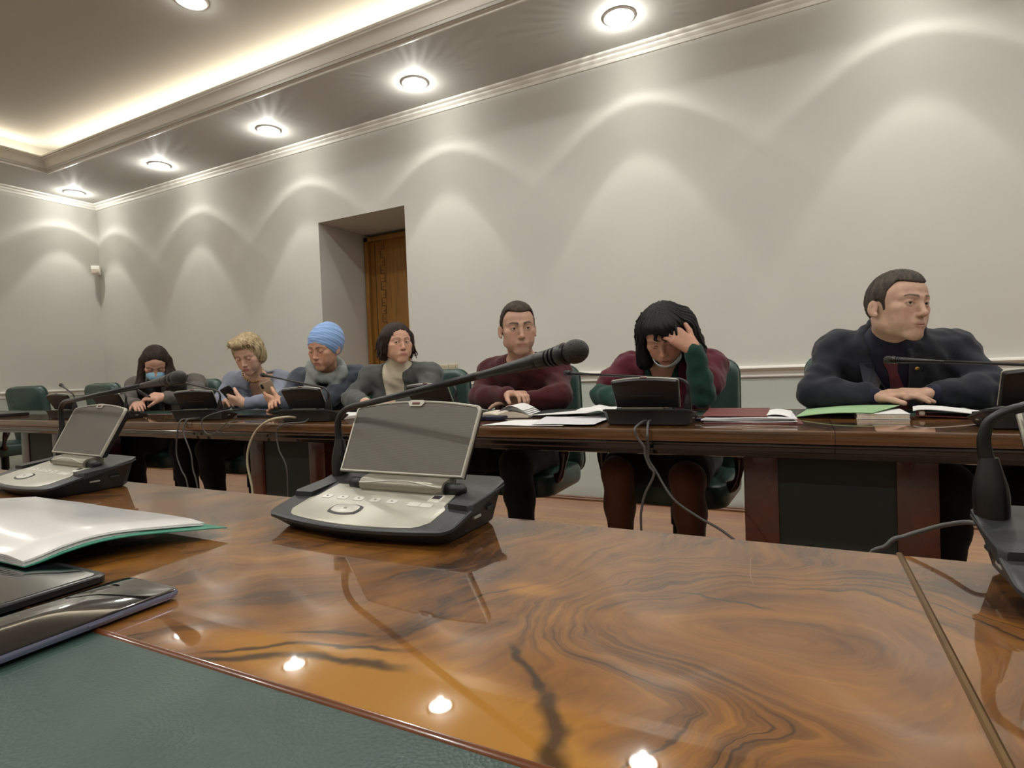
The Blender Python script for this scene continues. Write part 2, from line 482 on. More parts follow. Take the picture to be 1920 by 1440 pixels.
# ================================================================== the tables
def N(nt, typ, **kw):
    n = nt.nodes.new(typ)
    for k, v in kw.items(): setattr(n, k, v)
    return n
def math_node(nt, op, a, b=None, c=None):
    n = N(nt, 'ShaderNodeMath', operation=op)
    for i, v in enumerate((a, b, c)):
        if v is None: continue
        if isinstance(v, (int, float)): n.inputs[i].default_value = v
        else: nt.links.new(v, n.inputs[i])
    return n.outputs[0]
def vmath(nt, op, a, b=None):
    n = N(nt, 'ShaderNodeVectorMath', operation=op)
    for i, v in enumerate((a, b)):
        if v is None: continue
        if isinstance(v, tuple): n.inputs[i].default_value = v
        else: nt.links.new(v, n.inputs[i])
    return n.outputs['Value'] if op in ('LENGTH', 'DOT_PRODUCT', 'DISTANCE') else n.outputs[0]
def vscale(nt, a, s):
    n = N(nt, 'ShaderNodeVectorMath', operation='SCALE'); nt.links.new(a, n.inputs[0]); n.inputs['Scale'].default_value = s
    return n.outputs[0]
def smooth(nt, src, a, b, lo=0.0, hi=1.0):
    n = N(nt, 'ShaderNodeMapRange', interpolation_type='SMOOTHSTEP')
    n.inputs['From Min'].default_value = a; n.inputs['From Max'].default_value = b
    n.inputs['To Min'].default_value = lo; n.inputs['To Max'].default_value = hi
    nt.links.new(src, n.inputs['Value']); return n.outputs[0]
def nz(nt, vec, scale, detail=3, rough=.5, out='Color'):
    n = N(nt, 'ShaderNodeTexNoise'); n.inputs['Scale'].default_value = scale
    n.inputs['Detail'].default_value = detail; n.inputs['Roughness'].default_value = rough
    nt.links.new(vec, n.inputs['Vector']); return n.outputs[out]
def comb(nt, x, y=0.0, z=0.0):
    n = N(nt, 'ShaderNodeCombineXYZ')
    for i, v in enumerate((x, y, z)):
        if isinstance(v, (int, float)): n.inputs[i].default_value = v
        else: nt.links.new(v, n.inputs[i])
    return n.outputs[0]

def burl_mat(name, dark=1.0, swirls=((-.035, .44, .17),), gold=(), stripes=True, veins=()):
    m, nt, b = new_mat(name)
    setp(b, rough=.5, spec=0.15, coat=1.0, coat_rough=.03, coat_ior=1.75)
    geo = N(nt, 'ShaderNodeNewGeometry')
    p0 = vmath(nt, 'MULTIPLY', geo.outputs['Position'], (1.0, 1.0, 1.0))
    w1 = vscale(nt, vmath(nt, 'SUBTRACT', nz(nt, vmath(nt, 'ADD', p0, (3.1, 1.7, 0)), 2.6, 2.0), (.5, .5, .5)), .34)
    p1 = vmath(nt, 'ADD', p0, w1)
    w2 = vscale(nt, vmath(nt, 'SUBTRACT', nz(nt, p1, 13, 3.0), (.5, .5, .5)), .035)
    p2 = vmath(nt, 'ADD', p1, w2)
    w3 = vscale(nt, vmath(nt, 'SUBTRACT', nz(nt, p0, 42, 2.0), (.5, .5, .5)), .012)
    p2 = vmath(nt, 'ADD', p2, w3)
    sx = N(nt, 'ShaderNodeSeparateXYZ'); nt.links.new(p2, sx.inputs[0])
    # flowing grain plus rings around the burl eyes
    base = math_node(nt, 'MULTIPLY_ADD', sx.outputs['X'], .80, math_node(nt, 'MULTIPLY', sx.outputs['Y'], -.42))
    phi = base
    for (cx, cy, rad) in swirls:
        dv = vmath(nt, 'MULTIPLY', vmath(nt, 'SUBTRACT', p2, (cx, cy, .75)), (1.0, 1.35, 0))
        ln = vmath(nt, 'LENGTH', dv)
        k = smooth(nt, ln, rad * 1.25, rad * .45)
        mx = N(nt, 'ShaderNodeMix', data_type='FLOAT'); nt.links.new(k, mx.inputs['Factor'])
        nt.links.new(phi, mx.inputs['A']); nt.links.new(math_node(nt, 'MULTIPLY', ln, 1.0), mx.inputs['B'])
        phi = mx.outputs['Result']
    g1 = nz(nt, comb(nt, math_node(nt, 'MULTIPLY', phi, 1.0), math_node(nt, 'MULTIPLY', sx.outputs['Y'], .22), 0), 24, 5, .66, 'Fac')
    g2 = nz(nt, comb(nt, phi, math_node(nt, 'MULTIPLY', sx.outputs['Y'], .16), 5.0), 110, 3, .6, 'Fac')
    blot = nz(nt, vmath(nt, 'ADD', p1, (7.3, 2.2, 0)), 7.5, 3, .55, 'Fac')
    v = math_node(nt, 'MULTIPLY_ADD', g1, .86, math_node(nt, 'MULTIPLY_ADD', blot, .62, -.185))
    v = math_node(nt, 'MULTIPLY_ADD', math_node(nt, 'SUBTRACT', g2, .5), .20, v)
    for (cx, cy, rx, ry, amt) in gold:
        ln = vmath(nt, 'LENGTH', vmath(nt, 'MULTIPLY', vmath(nt, 'SUBTRACT', vmath(nt, 'ADD', p0, vscale(nt, w1, .25)), (cx, cy, .75)), (1 / rx, 1 / ry, 0)))
        v = math_node(nt, 'ADD', v, smooth(nt, ln, 1.15, .35, 0, amt))
    dk = None
    for (ax, ay, bx, by, wd) in veins:                  # dark veins in the veneer
        L_ = math.hypot(bx - ax, by - ay); dx, dy = (bx - ax) / L_, (by - ay) / L_
        rel = vmath(nt, 'SUBTRACT', vmath(nt, 'ADD', p0, vmath(nt, 'ADD', w2, w3)), (ax, ay, .75))
        dist = math_node(nt, 'ABSOLUTE', vmath(nt, 'DOT_PRODUCT', rel, (-dy, dx, 0)))
        t = math_node(nt, 'DIVIDE', vmath(nt, 'DOT_PRODUCT', rel, (dx, dy, 0)), L_)
        end = math_node(nt, 'MULTIPLY', smooth(nt, t, -.25, .2), smooth(nt, t, 1.25, .8))
        k = math_node(nt, 'MULTIPLY', end, smooth(nt, dist, wd, wd * .15))
        dk = k if dk is None else math_node(nt, 'MAXIMUM', dk, k)
    D = lambda c: tuple(q * dark for q in c)
    r = ramp(nt, v, [(.35, D(srgb(52, 32, 15))), (.45, D(srgb(98, 60, 26))), (.54, D(srgb(138, 88, 36))), (.63, D(srgb(162, 106, 42))), (.76, D(srgb(188, 124, 44))), (.95, D(srgb(212, 148, 50)))])
    col = r.outputs[0]
    if stripes:
        s1 = nz(nt, comb(nt, math_node(nt, 'ADD', phi, .37), math_node(nt, 'MULTIPLY', sx.outputs['Y'], .03), 2.0), 17, 2, .5, 'Fac')
        st = smooth(nt, math_node(nt, 'ABSOLUTE', math_node(nt, 'SUBTRACT', s1, .585)), .030, .004)
        msk = smooth(nt, nz(nt, vmath(nt, 'ADD', p0, (1.3, 9.2, 0)), 5, 2, .5, 'Fac'), .46, .60)
        f = math_node(nt, 'MULTIPLY', st, math_node(nt, 'MULTIPLY', msk, .8))
        mx = N(nt, 'ShaderNodeMix', data_type='RGBA'); nt.links.new(f, mx.inputs['Factor'])
        nt.links.new(col, mx.inputs['A']); mx.inputs['B'].default_value = (*D(srgb(58, 36, 18)), 1)
        col = mx.outputs['Result']
    if dk is not None:
        mx = N(nt, 'ShaderNodeMix', data_type='RGBA'); nt.links.new(math_node(nt, 'MULTIPLY', dk, .85), mx.inputs['Factor'])
        nt.links.new(col, mx.inputs['A']); mx.inputs['B'].default_value = (*D(srgb(48, 30, 14)), 1)
        col = mx.outputs['Result']
    nt.links.new(col, b.inputs['Base Color'])
    return m
VEINS = ((-.178, .338, -.140, .290, .006), (-.142, .296, -.112, .262, .009), (-.118, .272, -.104, .236, .011), (-.372, .238, -.312, .272, .0060), (-.318, .269, -.235, .290, .0065), (-.376, .250, -.316, .288, .0045), (-.322, .285, -.250, .306, .0050), (-.340, .300, -.280, .318, .004),
         (-.09, .47, -.03, .462, .003))
GOLD = ((-.235, .268, .16, .040, .42), (-.10, .245, .10, .020, .38), (-.215, .445, .035, .018, .20), (-.35, .262, .10, .03, .18))
MAT['burl'] = burl_mat('burl_veneer', .50, ((-.035, .44, .15), (.03, .30, .09), (.38, .42, .12), (-.9, .4, .2)), GOLD, True, VEINS)
MAT['burl_far'] = burl_mat('burl_veneer_far', .40, ((-.6, 1.85, .2), (-1.7, 1.9, .2)), (), False)

def edge_mat():
    m, nt, b = new_mat('edge_wood')
    setp(b, rough=.3, coat=1.0, coat_rough=.05, coat_ior=1.6)
    n = noise_node(nt, 7, 5, sc=(.5, 6, 9))
    r = ramp(nt, n.outputs['Fac'], [(.3, srgb(56, 35, 15)), (.55, srgb(86, 56, 25)), (.75, srgb(108, 74, 35))])
    nt.links.new(r.outputs[0], b.inputs['Base Color']); return m
MAT['edge'] = edge_mat()
MAT['black_gloss'] = mat_plain('black_lacquer', (.006, .005, .005), .12, .05, coat=1.0, coat_rough=.05)
MAT['pedestal'] = mat_plain('pedestal_veneer', srgb(66, 26, 12), .25, .35, 9, coat=.8, coat_rough=.08)
def leather_mat(name, c1, c2, rough=.42, scale=260, bmp=.25, spec=.5):
    m, nt, b = new_mat(name)
    setp(b, rough=rough, spec=spec)
    n = noise_node(nt, 5, 5, .6, .5)
    r = ramp(nt, n.outputs['Fac'], [(.3, c1), (.7, c2)])
    nt.links.new(r.outputs[0], b.inputs['Base Color'])
    rr = noise_node(nt, 9, 5, .65, .3)
    r2 = ramp(nt, rr.outputs['Fac'], [(.35, (rough - .10,) * 3), (.7, (rough + .10,) * 3)])
    nt.links.new(r2.outputs[0], b.inputs['Roughness'])
    v = N(nt, 'ShaderNodeTexVoronoi'); v.inputs['Scale'].default_value = scale
    tc = N(nt, 'ShaderNodeTexCoord'); nt.links.new(tc.outputs['Object'], v.inputs['Vector'])
    n3 = noise_node(nt, 28, 4, .6)
    h = math_node(nt, 'MULTIPLY_ADD', n3.outputs['Fac'], 1.2, v.outputs['Distance'])
    bump(nt, b, h, bmp, .0022)
    return m
MAT['leather_top'] = leather_mat('leather_inlay', srgb(40, 60, 54), srgb(54, 76, 68), .44, 420, .14)
MAT['leather_panel'] = mat_plain('leather_panel', srgb(14, 25, 21), .6, .12, 40, .1)
MAT['bead'] = mat_plain('bead_wood', srgb(96, 52, 24), .22, .2, 20, coat=1.0, coat_rough=.05)
MAT['brass'] = mat_plain('seam_brass', srgb(104, 78, 44), .32, .15, 20, metal=.7)

def table(name, x0, x1, yf, yb, sgn, mats, label, peds, seam, gap, strip):
    """yf: edge towards the gap between the tables, yb: edge towards the sitters, sgn: +1 when yb>yf"""
    o = empty(name, ((x0 + x1) / 2, (yf + yb) / 2, 0), 0, label, 'table', 'conference tables')
    cx, cy = o.location.x, o.location.y
    s = sgn
    burl, = mats
    wood = .405
    L = lambda x, y, z: (x - cx, y - cy, z)
    cuts = [x0] + ([seam] if seam is not None else []) + [x1]
    for i, (xa, xb) in enumerate(zip(cuts[:-1], cuts[1:])):
        xa += gap if i else 0; xb -= gap if i < len(cuts) - 2 else 0
        # veneered band
        bm = bmesh.new()
        ya, yb1 = yf + s * .006, yf + s * wood
        add_rings(bm, [[L(x, y, z) for y, z in ((ya, .722), (ya, .7497), (ya + s * .0006, .75), (yb1, .75), (yb1, .722))] for x in (xa, xb)])
        bm_obj('veneer_top', bm, burl, o)
        # nosing
        bm = bmesh.new()
        prof = [(.0065, .7495), (.003, .7485), (.0008, .746), (0, .741), (0, .727), (.001, .719), (.005, .7135), (.012, .7125), (.03, .7125), (.03, .74)]
        add_rings(bm, [[L(x, yf + s * u, z) for u, z in prof] for x in (xa, xb)])
        bm_obj('edge_band', bm, MAT['edge'], o, auto=AUTO)
        bm = bmesh.new()
        prof = [(.012, .7125), (.007, .7105), (.005, .7075), (.007, .7045), (.014, .703), (.018, .700), (.018, .690), (.026, .684), (.028, .672), (.034, .669), (.60, .669), (.60, .7125)]
        add_rings(bm, [[L(x, yf + s * u, z) for u, z in prof] for x in (xa, xb)])
        bm_obj('apron', bm, MAT['black_gloss'], o, auto=AUTO)
    # leather inlay and bead
    bm = bmesh.new()
    add_rings(bm, [[L(x, y, z) for y, z in ((yb1 + s * .004, .722), (yb1 + s * .004, .7488), (yb - s * .03, .7488), (yb - s * .03, .722))] for x in (x0, x1)])
    bm_obj('leather_inlay', bm, MAT['leather_top'], o)
    bm = bmesh.new()
    add_rings(bm, [[L(x, yb1 + s * u, z) for u, z in ((-.0005, .745), (0, .7505), (.0012, .7512), (.0028, .7506), (.0042, .7488), (.0042, .745))] for x in (x0, x1)])
    add_rings(bm, [[L(x, yb - s * .03 + s * u, z) for u, z in ((-.002, .715), (-.002, .7495), (.0, .7505), (.024, .7505), (.03, .745), (.03, .722), (.024, .714))] for x in (x0, x1)])
    bm_obj('bead', bm, MAT['bead'], o, auto=AUTO)
    for k in peds:
        bm = bmesh.new(); py0, py1 = sorted((yf + s * .12, yf + s * .46)); w = .47
        add_box(bm, L(k, py0, 0), L(k + .092, py1, .6695), .002)
        add_box(bm, L(k + w - .092, py0, 0), L(k + w, py1, .6695), .002)
        p = bm_obj('pedestal', bm, MAT['pedestal'], o, auto=AUTO)
        bm = bmesh.new(); add_box(bm, L(k + .092, py0 + .006, .03), L(k + w - .092, py1 - .006, .669))
        bm_obj('leather_panel', bm, MAT['leather_panel'], p)
    if strip:
        bm = bmesh.new()
        sx = seam
        add_rings(bm, [[L(sx + u, y, z) for u, z in ((-.0027, .73), (-.0027, .7502), (-.0012, .7512), (.0012, .7512), (.0027, .7502), (.0027, .73))] for y in (yf + s * .001, yb1)])
        bm_obj('seam_strip', bm, MAT['brass'], o, auto=AUTO)
        bm = bmesh.new()
        add_tube(bm, [L(x, y, .75) for x, y in ((-.046, .587), (-.0455, .565), (-.043, .535), (-.0385, .511))], [.0002, .00035, .0003, .0001], 5)
        bm_obj('scratch', bm, MAT['scratch'], o)
    return o
MAT['scratch'] = mat_plain('lacquer_scratch', srgb(150, 128, 104), .6, .05)
table('conference_table', -3.6, 2.4, .647, -.30, -1, (MAT['burl'],), 'near conference table in the foreground, glossy burl veneer with a green leather inlay', (-3.3, -1.6, 1.2), .081, .0027, True)
table('conference_table', -6.95, 2.4, 1.677, 2.418, 1, (MAT['burl_far'],), 'far conference table across the gap, where the people sit along the wall', (-6.58, -4.44, -2.30, -.155, 1.885), .0773, .0006, False)
# ================================================================== conference microphone units
MAT['unit_dark'] = mat_plain('unit_dark_plastic', srgb(40, 42, 43), .42, .05, 300, .05)
MAT['unit_black'] = mat_plain('unit_black_plastic', srgb(14, 14, 15), .42, .08, 300, .05)
MAT['plate'] = mat_plain('unit_silver_plate', srgb(176, 174, 160), .34, .02, 60, metal=.25)
MAT['button'] = mat_plain('unit_button', srgb(200, 198, 188), .3, .02)
MAT['rim'] = mat_plain('panel_rim', srgb(172, 169, 156), .36, .02, 60, metal=.3)
MAT['hinge'] = mat_plain('hinge_silver', srgb(150, 145, 132), .30, .02, 60, metal=.5)
MAT['mark'] = mat_plain('faint_mark', srgb(158, 154, 144), .5, .02)
MAT['lcd'] = mat_plain('display_glass', srgb(52, 50, 54), .12, .02)
MAT['rubber'] = mat_plain('stalk_rubber', srgb(15, 14, 14), .34, .08, 100)
MAT['red'] = mat_plain('red_window', srgb(92, 22, 20), .25, .05)
def grille_mat():
    m, nt, b = new_mat('speaker_grille')
    setp(b, color=srgb(98, 96, 88), rough=.42, metal=.35)
    tc = N(nt, 'ShaderNodeTexCoord')
    w = N(nt, 'ShaderNodeTexWave', wave_type='BANDS', bands_direction='Y'); w.inputs['Scale'].default_value = 330
    w.inputs['Distortion'].default_value = .4; w.inputs['Detail'].default_value = 1
    nt.links.new(tc.outputs['Object'], w.inputs['Vector'])
    r = ramp(nt, w.outputs['Fac'], [(.2, srgb(84, 82, 75)), (.8, srgb(106, 103, 95))])
    nt.links.new(r.outputs[0], b.inputs['Base Color'])
    bump(nt, b, w.outputs['Fac'], .15, .0004)
    return m
MAT['grille'] = grille_mat()
def mesh_ball_mat():
    m, nt, b = new_mat('windscreen_mesh')
    setp(b, color=srgb(22, 21, 21), rough=.4, metal=.3)
    tc = N(nt, 'ShaderNodeTexCoord')
    v = N(nt, 'ShaderNodeTexVoronoi', feature='DISTANCE_TO_EDGE'); v.inputs['Scale'].default_value = 900
    nt.links.new(tc.outputs['Object'], v.inputs['Vector'])
    r = ramp(nt, v.outputs['Distance'], [(.06, srgb(54, 51, 48)), (.24, srgb(9, 9, 9))])
    nt.links.new(r.outputs[0], b.inputs['Base Color'])
    inv = math_node(nt, 'SUBTRACT', 1.0, smooth(nt, v.outputs['Distance'], .04, .3))
    bump(nt, b, inv, .8, .0008)
    return m
MAT['windscreen'] = mesh_ball_mat()

def base_outline(inset=0.0, bow=.012):
    hw, yb, yf, rc = .139 - inset, .078 - inset, -.066 + inset, .018
    pts = []
    for k in range(7):                                   # front right rounded corner
        a = math.radians(-90 + 90 * k / 6); pts.append((hw - rc + rc * math.cos(a), yf + rc + rc * math.sin(a)))
    pts += [(hw, .02), (hw, yb - .012), (hw - .012, yb)]
    pts += [(-hw + .012, yb), (-hw, yb - .012), (-hw, .02)]
    for k in range(7):
        a = math.radians(180 + 90 * k / 6); pts.append((-hw + rc + rc * math.cos(a), yf + rc + rc * math.sin(a)))
    xs = np.linspace(-hw + rc, hw - rc, 12)[1:-1]
    for x in xs: pts.append((x, yf - bow * (1 - (x / (hw - rc)) ** 2)))
    return pts
slope = lambda y: .0165 + (y + .078) * .235
def unit_base_mesh():
    bm = bmesh.new()
    rings = [[(x, y, 0.0) for x, y in base_outline(.016)], [(x, y, .004) for x, y in base_outline(.012)],
             [(x, y, slope(y) - .0085) for x, y in base_outline(.004)], [(x, y, slope(y) - .0045) for x, y in base_outline(0)],
             [(x, y, slope(y) - .0012) for x, y in base_outline(0)], [(x, y, slope(y)) for x, y in base_outline(.0015)]]
    add_rings(bm, rings)
    rt = lambda y: .0375 + (y + .016) * .105
    for sx in (1, -1):                                   # raised side rails
        out = [(.108, -.016), (.135, -.0185), (.1395, -.012), (.1395, .066), (.128, .078), (.108, .078)]
        o2 = [(sx * x, y) for x, y in out]
        add_rings(bm, [[(x, y, slope(y) - .006) for x, y in o2], [(x, y, rt(y) - .0015) for x, y in o2],
                       [(x * .992, y * .995, rt(y)) for x, y in o2]])
    o2 = [(-.109, .046), (.109, .046), (.109, .078), (-.109, .078)]
    add_rings(bm, [[(x, y, slope(y) - .006) for x, y in o2], [(x, y, rt(y) - .0012) for x, y in o2], [(x, y + (.001 if y < .05 else 0), rt(y) - .0004) for x, y in o2]])
    bmesh.ops.recalc_face_normals(bm, faces=bm.faces)
    return bm
def offset_obj(name, bm, mat, parent, auto=AUTO):
    return bm_obj(name, bm, mat, parent, auto=auto)
PANEL_M = Matrix.Translation((0, .034, .0555)) @ Matrix.Rotation(math.radians(61.5), 4, 'X')   # u right, v up the panel, w towards the sitter
def panel_outline(ins=0.0, n=14):
    b, t, h, crown = .1005 - ins, .1045 - ins, .099 - ins, .0075
    r = .007
    pts = []
    def arc(cx, cy, a0, a1, k=5):
        for i in range(k + 1):
            a = math.radians(a0 + (a1 - a0) * i / k); pts.append((cx + r * math.cos(a), cy + r * math.sin(a)))
    pts += [(-b, ins), (b, ins)]
    arc(t - r, h - r, 0, 82)
    for x in np.linspace(t - r, -(t - r), n)[1:-1]: pts.append((x, h + crown * (1 - (x / (t - r)) ** 2)))
    arc(-(t - r), h - r, 98, 180)
    return pts

def make_unit():
    u = empty('microphone_unit', (0, 0, 0))
    bs = bm_obj('base', unit_base_mesh(), MAT['unit_dark'], u, auto=AUTO)
    for sx in (1, -1):                                   # connectors along the flanks
        bm = bmesh.new(); add_box(bm, (sx * .1325 - .0020, .030, .021), (sx * .1325 + .0020, .046, .0245), .0006)
        bm_obj('headphone_jack', bm, MAT['unit_dark'], bs, auto=AUTO)
        bm = bmesh.new(); add_box(bm, (sx * .1325 - .0022, -.002, .0175), (sx * .1325 + .0022, .014, .0205), .0006)
        bm_obj('card_slot', bm, MAT['mark'], bs, auto=AUTO)
    # silver control plate
    out = [(-.106, -.050), (-.098, -.060)] + [(x, -.0625 - .010 * (1 - (x / .098) ** 2)) for x in np.linspace(-.09, .09, 11)] + [(.098, -.060), (.106, -.050), (.107, -.020), (.100, -.012), (.097, .024), (-.097, .024), (-.100, -.012), (-.107, -.020)]
    bm = bmesh.new(); add_rings(bm, [[(x, y, slope(y) - .002) for x, y in out], [(x, y, slope(y) + .0006) for x, y in out], [(x * .996, y * .996, slope(y) + .0009) for x, y in out]])
    pl = bm_obj('control_plate', bm, MAT['plate'], u, auto=AUTO)
    def key(name, x, y, w, h, r, mat, z=.0013, ring=None):
        rs = rrect(w, h, r, 3)
        bm = bmesh.new(); add_rings(bm, [[(x + a, y + c, slope(y + c) + .0003) for a, c in rs], [(x + a, y + c, slope(y + c) + z) for a, c in rs], [(x + a * .93, y + c * .93, slope(y + c) + z + .0005) for a, c in rs]])
        return bm_obj(name, bm, mat, pl, auto=AUTO)
    for i in range(5): key('button', -.082 + .0265 * i, -.013, .0078, .0046, .0028, MAT['button'])
    key('button', .0585, -.015, .0088, .0046, .0026, MAT['button']); key('button', .0765, -.015, .0088, .0046, .0026, MAT['button'])
    for i in range(5): key('button_mark', -.082 + .0265 * i, -.0128, .0016, .0008, .0006, MAT['mark'], .0021)
    key('display', .078, .004, .0085, .0085, .002, MAT['button'], .0009); key('display', .078, .006, .0062, .0042, .0006, MAT['lcd'], .0012)
    # large speak key with its dark barrel shaped ring
    def barrel(w, h, b):
        return [(w * t, h + b * (1 - t * t)) for t in np.linspace(-1, 1, 9)] + [(w + b * .6 * (1 - t * t), -h * t) for t in np.linspace(-1, 1, 5)[1:-1]] + [(w * -t, -h - b * (1 - t * t)) for t in np.linspace(-1, 1, 9)] + [(-w - b * .6 * (1 - t * t), h * t) for t in np.linspace(-1, 1, 5)[1:-1]]
    for nm, w, h, bb, mat, z in (('speak_key_ring', .0215, .0088, .0042, MAT['unit_dark'], .0013), ('speak_key', .0178, .0068, .0036, MAT['button'], .0024)):
        rs = barrel(w, h, bb)[::-1]; x, y = -.026, -.0405
        bm = bmesh.new(); add_rings(bm, [[(x + a, y + c, slope(y + c) + .0003) for a, c in rs], [(x + a, y + c, slope(y + c) + z) for a, c in rs], [(x + a * .95, y + c * .95, slope(y + c) + z + .0004) for a, c in rs]])
        bm_obj(nm, bm, mat, pl, auto=AUTO)
    key('speak_mark', -.026, -.0405, .0022, .0014, .0005, MAT['mark'], .0031)
    # hinge: silver barrel with a wave line, black pivots at its ends
    bm = bmesh.new()
    cyl = [(.021 + .0115 * math.cos(a), .0455 + .0095 * math.sin(a)) for a in np.linspace(math.radians(250), math.radians(90), 12)]
    pr = cyl + [(.034, .0575), (.0405, .064), (.044, .062), (.044, .036)]
    add_rings(bm, [[(x, y, z) for y, z in pr] for x in (-.048, .082)])
    hg = bm_obj('hinge', bm, MAT['hinge'], u, auto=AUTO)
    bm = bmesh.new()
    pts = []
    for x in np.linspace(-.065, .065, 30):
        a = math.radians(168 - 34 * (1 + math.cos(math.pi * x / .065)) / 2 - 8)
        pts.append((x + .017, .021 + .0117 * math.cos(a), .0455 + .0097 * math.sin(a)))
    add_tube(bm, pts, .00085, 6); bm_obj('wave_line', bm, MAT['button'], hg, smooth=True)
    # faint maker's mark on the hinge: a small ring and worn letters
    cv = bpy.data.curves.new('mark', 'FONT'); cv.body = 'BOSCH'; cv.size = .0072; cv.extrude = .0002; cv.align_x = 'CENTER'
    to = bpy.data.objects.new('tmp', cv); COL.objects.link(to)
    dg = bpy.context.evaluated_depsgraph_get(); dg.update()
    me = bpy.data.meshes.new_from_object(to.evaluated_get(dg)); bpy.data.objects.remove(to)
    Mm = Matrix.Translation((.017, .0345, .0585)) @ Matrix.Rotation(math.radians(45), 4, 'X')
    me.transform(Mm); mesh_obj('maker_mark', me, MAT['mark'], hg)
    for s in (1, -1):
        e = .082 if s > 0 else .048
        bm = bmesh.new(); add_tube(bm, [(s * e, .022, .044), (s * (e + .022), .024, .044), (s * (e + .026), .026, .043)], [.0088, .0085, .004], 14)
        bm_obj('pivot', bm, MAT['unit_black'], u, smooth=True)
    # loudspeaker panel
    bm = bmesh.new()
    o0 = panel_outline(0); o1 = panel_outline(.0012)
    add_rings(bm, [[(x, y, 0) for x, y in o1], [(x, y, .001) for x, y in o0], [(x, y, .0045) for x, y in o0], [(x, y, .0058) for x, y in o1], [(x, y, .0054) for x, y in panel_outline(.003)], [(x, y, .0042) for x, y in panel_outline(.0032)]], True, True, PANEL_M)
    sp = bm_obj('loudspeaker_panel', bm, MAT['rim'], u, auto=AUTO)
    bm = bmesh.new(); gl = panel_outline(.0033)
    add_rings(bm, [[(x, y, .0035) for x, y in gl], [(x, y, .0046) for x, y in gl]])
    g = bm_obj('grille', bm, MAT['grille'], sp); g.matrix_local = PANEL_M
    bm = bmesh.new()
    add_rings(bm, [[(x, y, z) for x, y in panel_outline(i)] for i, z in ((.0006, .0012), (.0010, -.004), (.004, -.0085), (.012, -.0105))], True, True, PANEL_M)
    bk = bm_obj('rear_shell', bm, MAT['unit_black'], sp, auto=AUTO)
    bm = bmesh.new()
    add_box(bm, (-.045, .047, -.0128), (.045, .050, -.0095), .0010, 2, PANEL_M)
    bm_obj('finger_ledge', bm, MAT['unit_dark'], bk, auto=AUTO)
    bm = bmesh.new(); tp = [(-.014, .1035), (-.010, .0975), (.010, .0975), (.014, .1035), (.010, .1068), (-.010, .1068)]
    add_rings(bm, [[(x, y, .004) for x, y in tp], [(x, y, .0064) for x, y in tp]], True, True, PANEL_M)
    wn = bm_obj('indicator', bm, MAT['rim'], sp, auto=AUTO)
    bm = bmesh.new(); add_box(bm, (-.0065, .0998, .0058), (.0065, .1032, .0070), .0004, 1, PANEL_M); add_box(bm, (-.011, .1052, -.0015), (.011, .1076, .0035), .0006, 1, PANEL_M)
    bm_obj('indicator_window', bm, MAT['red'], wn, auto=AUTO)
    bm = bmesh.new(); add_tube(bm, [(-.126, .058, .043), (-.126, .058, .05), (-.1262, .0585, .064), (-.1264, .0590, .074), (-.1268, .0595, .090), (-.127, .060, .097)], [.0125, .0127, .0131, .0120, .0082, .0068], 20)
    bm_obj('stalk_boot', bm, MAT['rubber'], u, auto=AUTO)
    return u

def mic_stalk(u, tip, bend=.128):
    """gooseneck in the unit's own space, from the boot up, over and out to tip"""
    t = Vector(tip)
    d = (t - Vector((-.118, .058, bend * 1.10))); d.normalize()
    c = Vector((-.118, .058, bend * 1.10)) + d * .020
    pts = bez([(-.127, .060, .090), (-.1295, .0605, bend * .80), (-.1295, .060, bend * .92), (-.123, .0585, bend * 1.03), c, c + d * .06], 7)
    L = (t - c).length
    neck = t - d * .135
    pts = [p for p in pts] + [neck]
    k = len(pts)
    rad = [.0062 - .0018 * min(1, i / 20) for i in range(k)]
    bm = bmesh.new(); add_tube(bm, pts, rad, 12)
    g = bm_obj('gooseneck', bm, MAT['rubber'], u, smooth=True)
    z = d; x = Vector((0, 0, 1)).cross(z).normalized(); y = z.cross(x)
    M = Matrix((x, y, z)).transposed().to_4x4(); M.translation = t
    bm = bmesh.new()
    prof = [(.0048, -.144), (.0050, -.125), (.0060, -.10), (.0072, -.075), (.0086, -.054), (.0090, -.050), (.0086, -.049), (.0092, -.047), (.0094, -.036), (.0080, -.0355), (.0080, -.0335), (.0098, -.033), (.0100, -.0305), (.0082, -.030), (.0082, -.028),
            (.0102, -.0275), (.0105, -.025), (.0086, -.0245), (.0086, -.0225), (.0108, -.022), (.0114, -.019), (.0120, -.0155), (.0120, -.013), (.010, -.011)]
    add_lathe(bm, [(r_ * .9, z_ * .95) for r_, z_ in prof], 22, M)
    h = bm_obj('microphone', bm, MAT['rubber'], u, auto=AUTO)
    bm = bmesh.new()
    prof = [(.0098, -.0125)] + [(.0113 * math.cos(a), -.001 + .0134 * math.sin(a)) for a in np.linspace(math.radians(-48), math.radians(84), 16)] + [(.0004, .0125)]
    add_lathe(bm, prof, 30, M); bm_obj('windscreen', bm, MAT['windscreen'], h, smooth=True)

